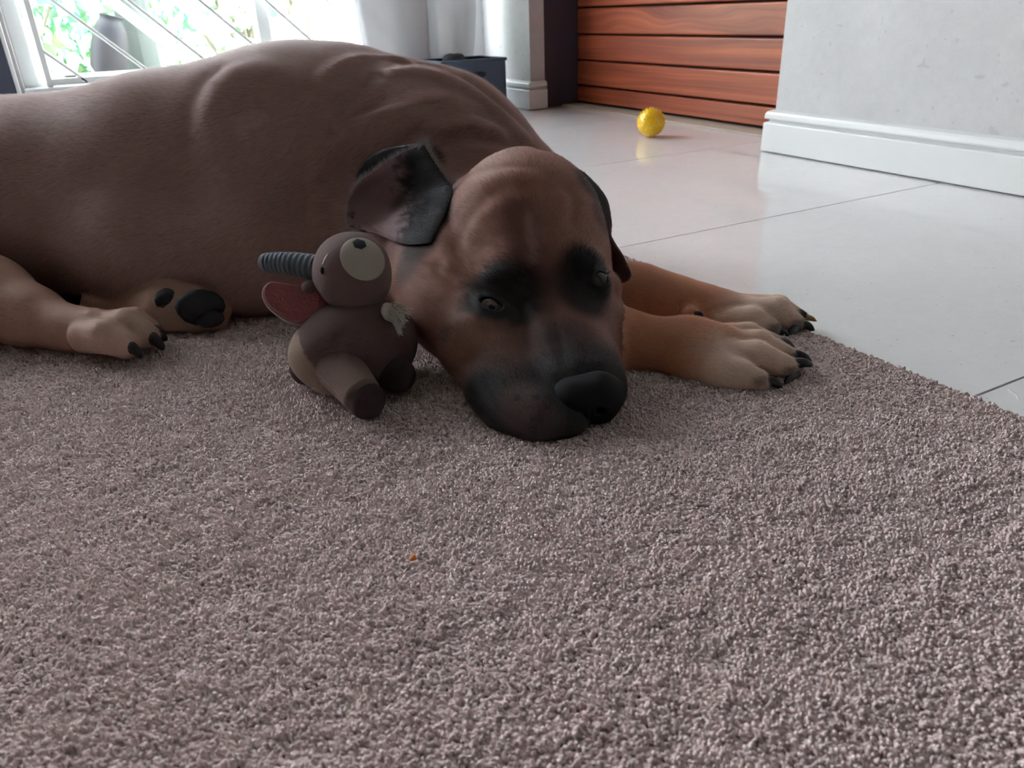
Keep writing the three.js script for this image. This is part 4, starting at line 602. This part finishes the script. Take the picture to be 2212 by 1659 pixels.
  { const a = T(P(788, 846, 0.716)), b = T(P(812, 868, 0.702)), d = b.clone().sub(a).normalize(); const g = new THREE.LatheGeometry([[0, 0], [0.0165, 0], [0.0175, 0.004], [0.0172, 0.009], [0.0150, 0.0125], [0.010, 0.0145], [0, 0.015]].map((q) => new THREE.Vector2(...q)), 36).applyQuaternion(new THREE.Quaternion().setFromUnitVectors(V(0, 1, 0), d)); const m = mesh('hoof', g, plush('#41282b'), toy); m.position.copy(a); if (m.position.y < 0.0295) m.position.y = 0.0295; }
  ball('hoof', T(P(665, 790, 0.785)), 0.0165, 0.0165, 0.0165, plush('#3a2629')).position.y = 0.0275;
  ball('hoof', T(P(858, 800, 0.76)), 0.018, 0.018, 0.018, plush('#3a2629')).position.y = 0.029;
  // beard of loose white threads, and the sewn nostril
  { const R = rng(31), hs = []; for (let i = 0; i < 80; i++) { const a = T(P(830 + R() * 10, 645 + R() * 36, 0.742 + R() * 0.008)), ang = R(), b = T(P(850 + 38 * (1 - ang * 0.6) * (0.6 + R() * 0.5), 655 + 52 * ang + R() * 12 + (R() - 0.5) * 14, 0.728 + R() * 0.014)), m = a.clone().lerp(b, 0.5).add(V(0, 0.003 + R() * 0.002, 0)), g = new THREE.TubeGeometry(new THREE.CatmullRomCurve3([a, m, b]), 7, 0.00028, 5); const p = g.attributes.position; hs.push(g); } mesh('beard', hs, phys({ color: lin('#c9c4ba'), roughness: 0.8 }), toy); 
    const base = mesh('beard_root', lumpy(new THREE.SphereGeometry(1, 20, 14).scale(0.006, 0.009, 0.005), 0.1, 200), phys({ color: lin('#beb8ae'), roughness: 0.9 }), toy); base.position.copy(T(P(836, 662, 0.744))); }
  toy.position.add(camv(0.002, 0, -0.016).setY(0));
  const surf = (px, py, r) => onHead(px, py).multiplyScalar(r).add(hc);
  mesh('stitch', new THREE.TubeGeometry(new THREE.CatmullRomCurve3([surf(716, 534, 0.0388), surf(706, 548, 0.0392), surf(700, 562, 0.0392)]), 10, 0.0009, 6), std({ color: lin('#cdc8c4'), roughness: 0.8 }), toy);
  const ns = mesh('nostril', new THREE.SphereGeometry(1, 16, 12).scale(0.0022, 0.0036, 0.0022), std({ color: lin('#1f181a'), roughness: 0.9 }), toy); ns.position.copy(surf(698, 575, 0.0385));
}
// small things lying about
{
  const q = FL(893, 1204, 0.0135), c = tag(grp('crumb', [q.x, 0.0105, q.z]), 'tiny orange crumb lying on the rug in the foreground', 'crumb');
  const g = new THREE.IcosahedronGeometry(0.0021, 2); { const p = g.attributes.position; for (let i = 0; i < p.count; i++) { const k = 1 + noise3(p.getX(i) * 700, p.getY(i) * 700, p.getZ(i) * 700) * 0.3; p.setXYZ(i, p.getX(i) * k, p.getY(i) * k, p.getZ(i) * k); } g.computeVertexNormals(); }
  mesh('lump', g.translate(0, 0.0028, 0), std({ color: lin('#d9822e'), roughness: 0.7 }), c);
  const a = FL(2177, 840, 0.0008), t = tag(grp('loose_thread', [a.x, 0, a.z]), 'short curved white thread lying on the tile beside the rug', 'thread'), pts = [[2177, 840], [2186, 848], [2194, 853], [2200, 863]].map((e) => FL(...e, 0.0008).sub(V(a.x, 0, a.z)));
  mesh('strand', new THREE.TubeGeometry(new THREE.CatmullRomCurve3(pts), 20, 0.0005, 6), std({ color: lin('#f2f2f0'), roughness: 0.8 }), t);
}
// ---------------------------------------------------------------- the rug: a woven back and a deep pile of short twisted yarn
{
  const rug = tag(grp('rug', [0, 0, 0]), 'taupe short-pile rug under the dog, its straight edge lying across the pale tiles', 'rug');
  mesh('backing', rbox(-0.92, 0.662, 0.0005, 0.0062, -1.48, 0.28, 0.0025), std({ color: lin('#6f625b'), roughness: 1 }), rug);
  const R = rng(99);
  // one tuft: a bent, lumpy stub of yarn
  function tuft(seed) { const Q = rng(seed), cv = new THREE.CatmullRomCurve3([V(0, -0.1, 0), V(0.10 + Q() * 0.1, 0.45, (Q() - 0.5) * 0.3), V(0.30 + Q() * 0.2, 0.88, (Q() - 0.5) * 0.5), V(0.62 + Q() * 0.3, 0.86 - Q() * 0.3, (Q() - 0.5) * 0.7)]), n = 4, m = 5, fr = cv.computeFrenetFrames(n), pos = [], idx = []; for (let i = 0; i <= n; i++) { const q = cv.getPoint(i / n), r = [0.30, 0.36, 0.42, 0.44, 0.30][i] * (0.85 + Q() * 0.3); for (let j = 0; j < m; j++) { const t = j / m * 6.2832 + i * 0.5, w = q.clone().addScaledVector(fr.normals[i], Math.cos(t) * r).addScaledVector(fr.binormals[i], Math.sin(t) * r); pos.push(w.x, w.y, w.z); } } for (let i = 0; i < n; i++) for (let j = 0; j < m; j++) { const a = i * m + j, b = i * m + (j + 1) % m; idx.push(a, a + m, b, b, a + m, b + m); } idx.push(n * m, n * m + 2, n * m + 1, n * m, n * m + 3, n * m + 2, n * m, n * m + 4, n * m + 3); const g = new THREE.BufferGeometry(); g.setAttribute('position', new THREE.Float32BufferAttribute(pos, 3)); g.setIndex(idx); g.computeVertexNormals(); return g; }
  const mat = std({ color: 0xffffff, roughness: 0.95 }), spots = [];
  const inDog = (x, z) => baseD(prims, x, 0.012, z) < -0.02;
  const lay = (x0, x1, z0, z1, s, want) => { for (let x = x0; x < x1; x += s) for (let z = z0; z < z1; z += s) if (want(x, z)) spots.push([x + (R() - 0.5) * s * 0.9, z + (R() - 0.5) * s * 0.9, s]); };
  const px = (x, z) => { const c = V(x, 0.01 - CAM_H, z); const d = c.x * RX[2] + c.y * RY[2] + c.z * RZ[2]; if (d < 0.05) return null; return [1106 + FPX * (c.x * RX[0] + c.y * RY[0] + c.z * RZ[0]) / d, 829.5 + FPX * (c.x * RX[1] + c.y * RY[1] + c.z * RZ[1]) / d]; };
  const inView = (x, z) => { const q = px(x, z); return q && q[0] > -60 && q[0] < 2270 && q[1] > 540 && q[1] < 1720; };
  lay(-0.45, 0.664, -1.12, 0.02, 0.00165, (x, z) => inView(x, z) && !inDog(x, z));
  lay(-0.915, 0.664, -1.475, 0.275, 0.0033, (x, z) => !inView(x, z) && !inDog(x, z));
  const groups = [0, 1, 2, 3].map(() => []); spots.forEach((s, i) => groups[Math.floor(hash3(i, 3, 7) * 4)].push(s));
  const M = new THREE.Matrix4(), q = new THREE.Quaternion(), e = new THREE.Euler(), col = new THREE.Color(), pile = grp('pile', [0, 0, 0], rug); pile.userData.kind = 'stuff';
  groups.forEach((list, k) => {
    const im = new THREE.InstancedMesh(tuft(k * 13 + 5), mat, list.length);
    list.forEach(([x, z, s], i) => {
      const n1 = noise3(x * 9, 3, z * 9), n2 = noise3(x * 26, 8, z * 26), n3 = noise3(x * 120, 1, z * 120), dir = 2.3 + n1 * 1.6 + n2 * 0.9 + (R() - 0.5) * 3.2, sc = s * (1.05 + R() * 0.85), hgt = 0.0032 * (0.9 + n2 * 0.3 + n3 * 0.4 + (R() - 0.5) * 0.9) * 1;
      e.set((R() - 0.5) * 0.9, dir, (R() - 0.5) * 0.9 - 0.4 * n1 - 0.35 * n2); M.compose(V(x, 0.0060 + (R() - 0.5) * 0.0012 + n2 * 0.0006, z), q.setFromEuler(e), V(sc * 1.25, hgt, sc * 1.05)); im.setMatrixAt(i, M);
      const t = 0.92 + (R() - 0.5) * 0.18 + n3 * 0.03; col.setRGB(0.76 * t, 0.62 * t, 0.605 * t); im.setColorAt(i, col);
    });
    im.name = 'pile_yarn' + (k ? '_00' + k : ''); im.userData.kind = 'stuff'; im.castShadow = im.receiveShadow = true; pile.add(im);
  });
  console.log('tufts', spots.length);
}
renderer.render(scene, camera);
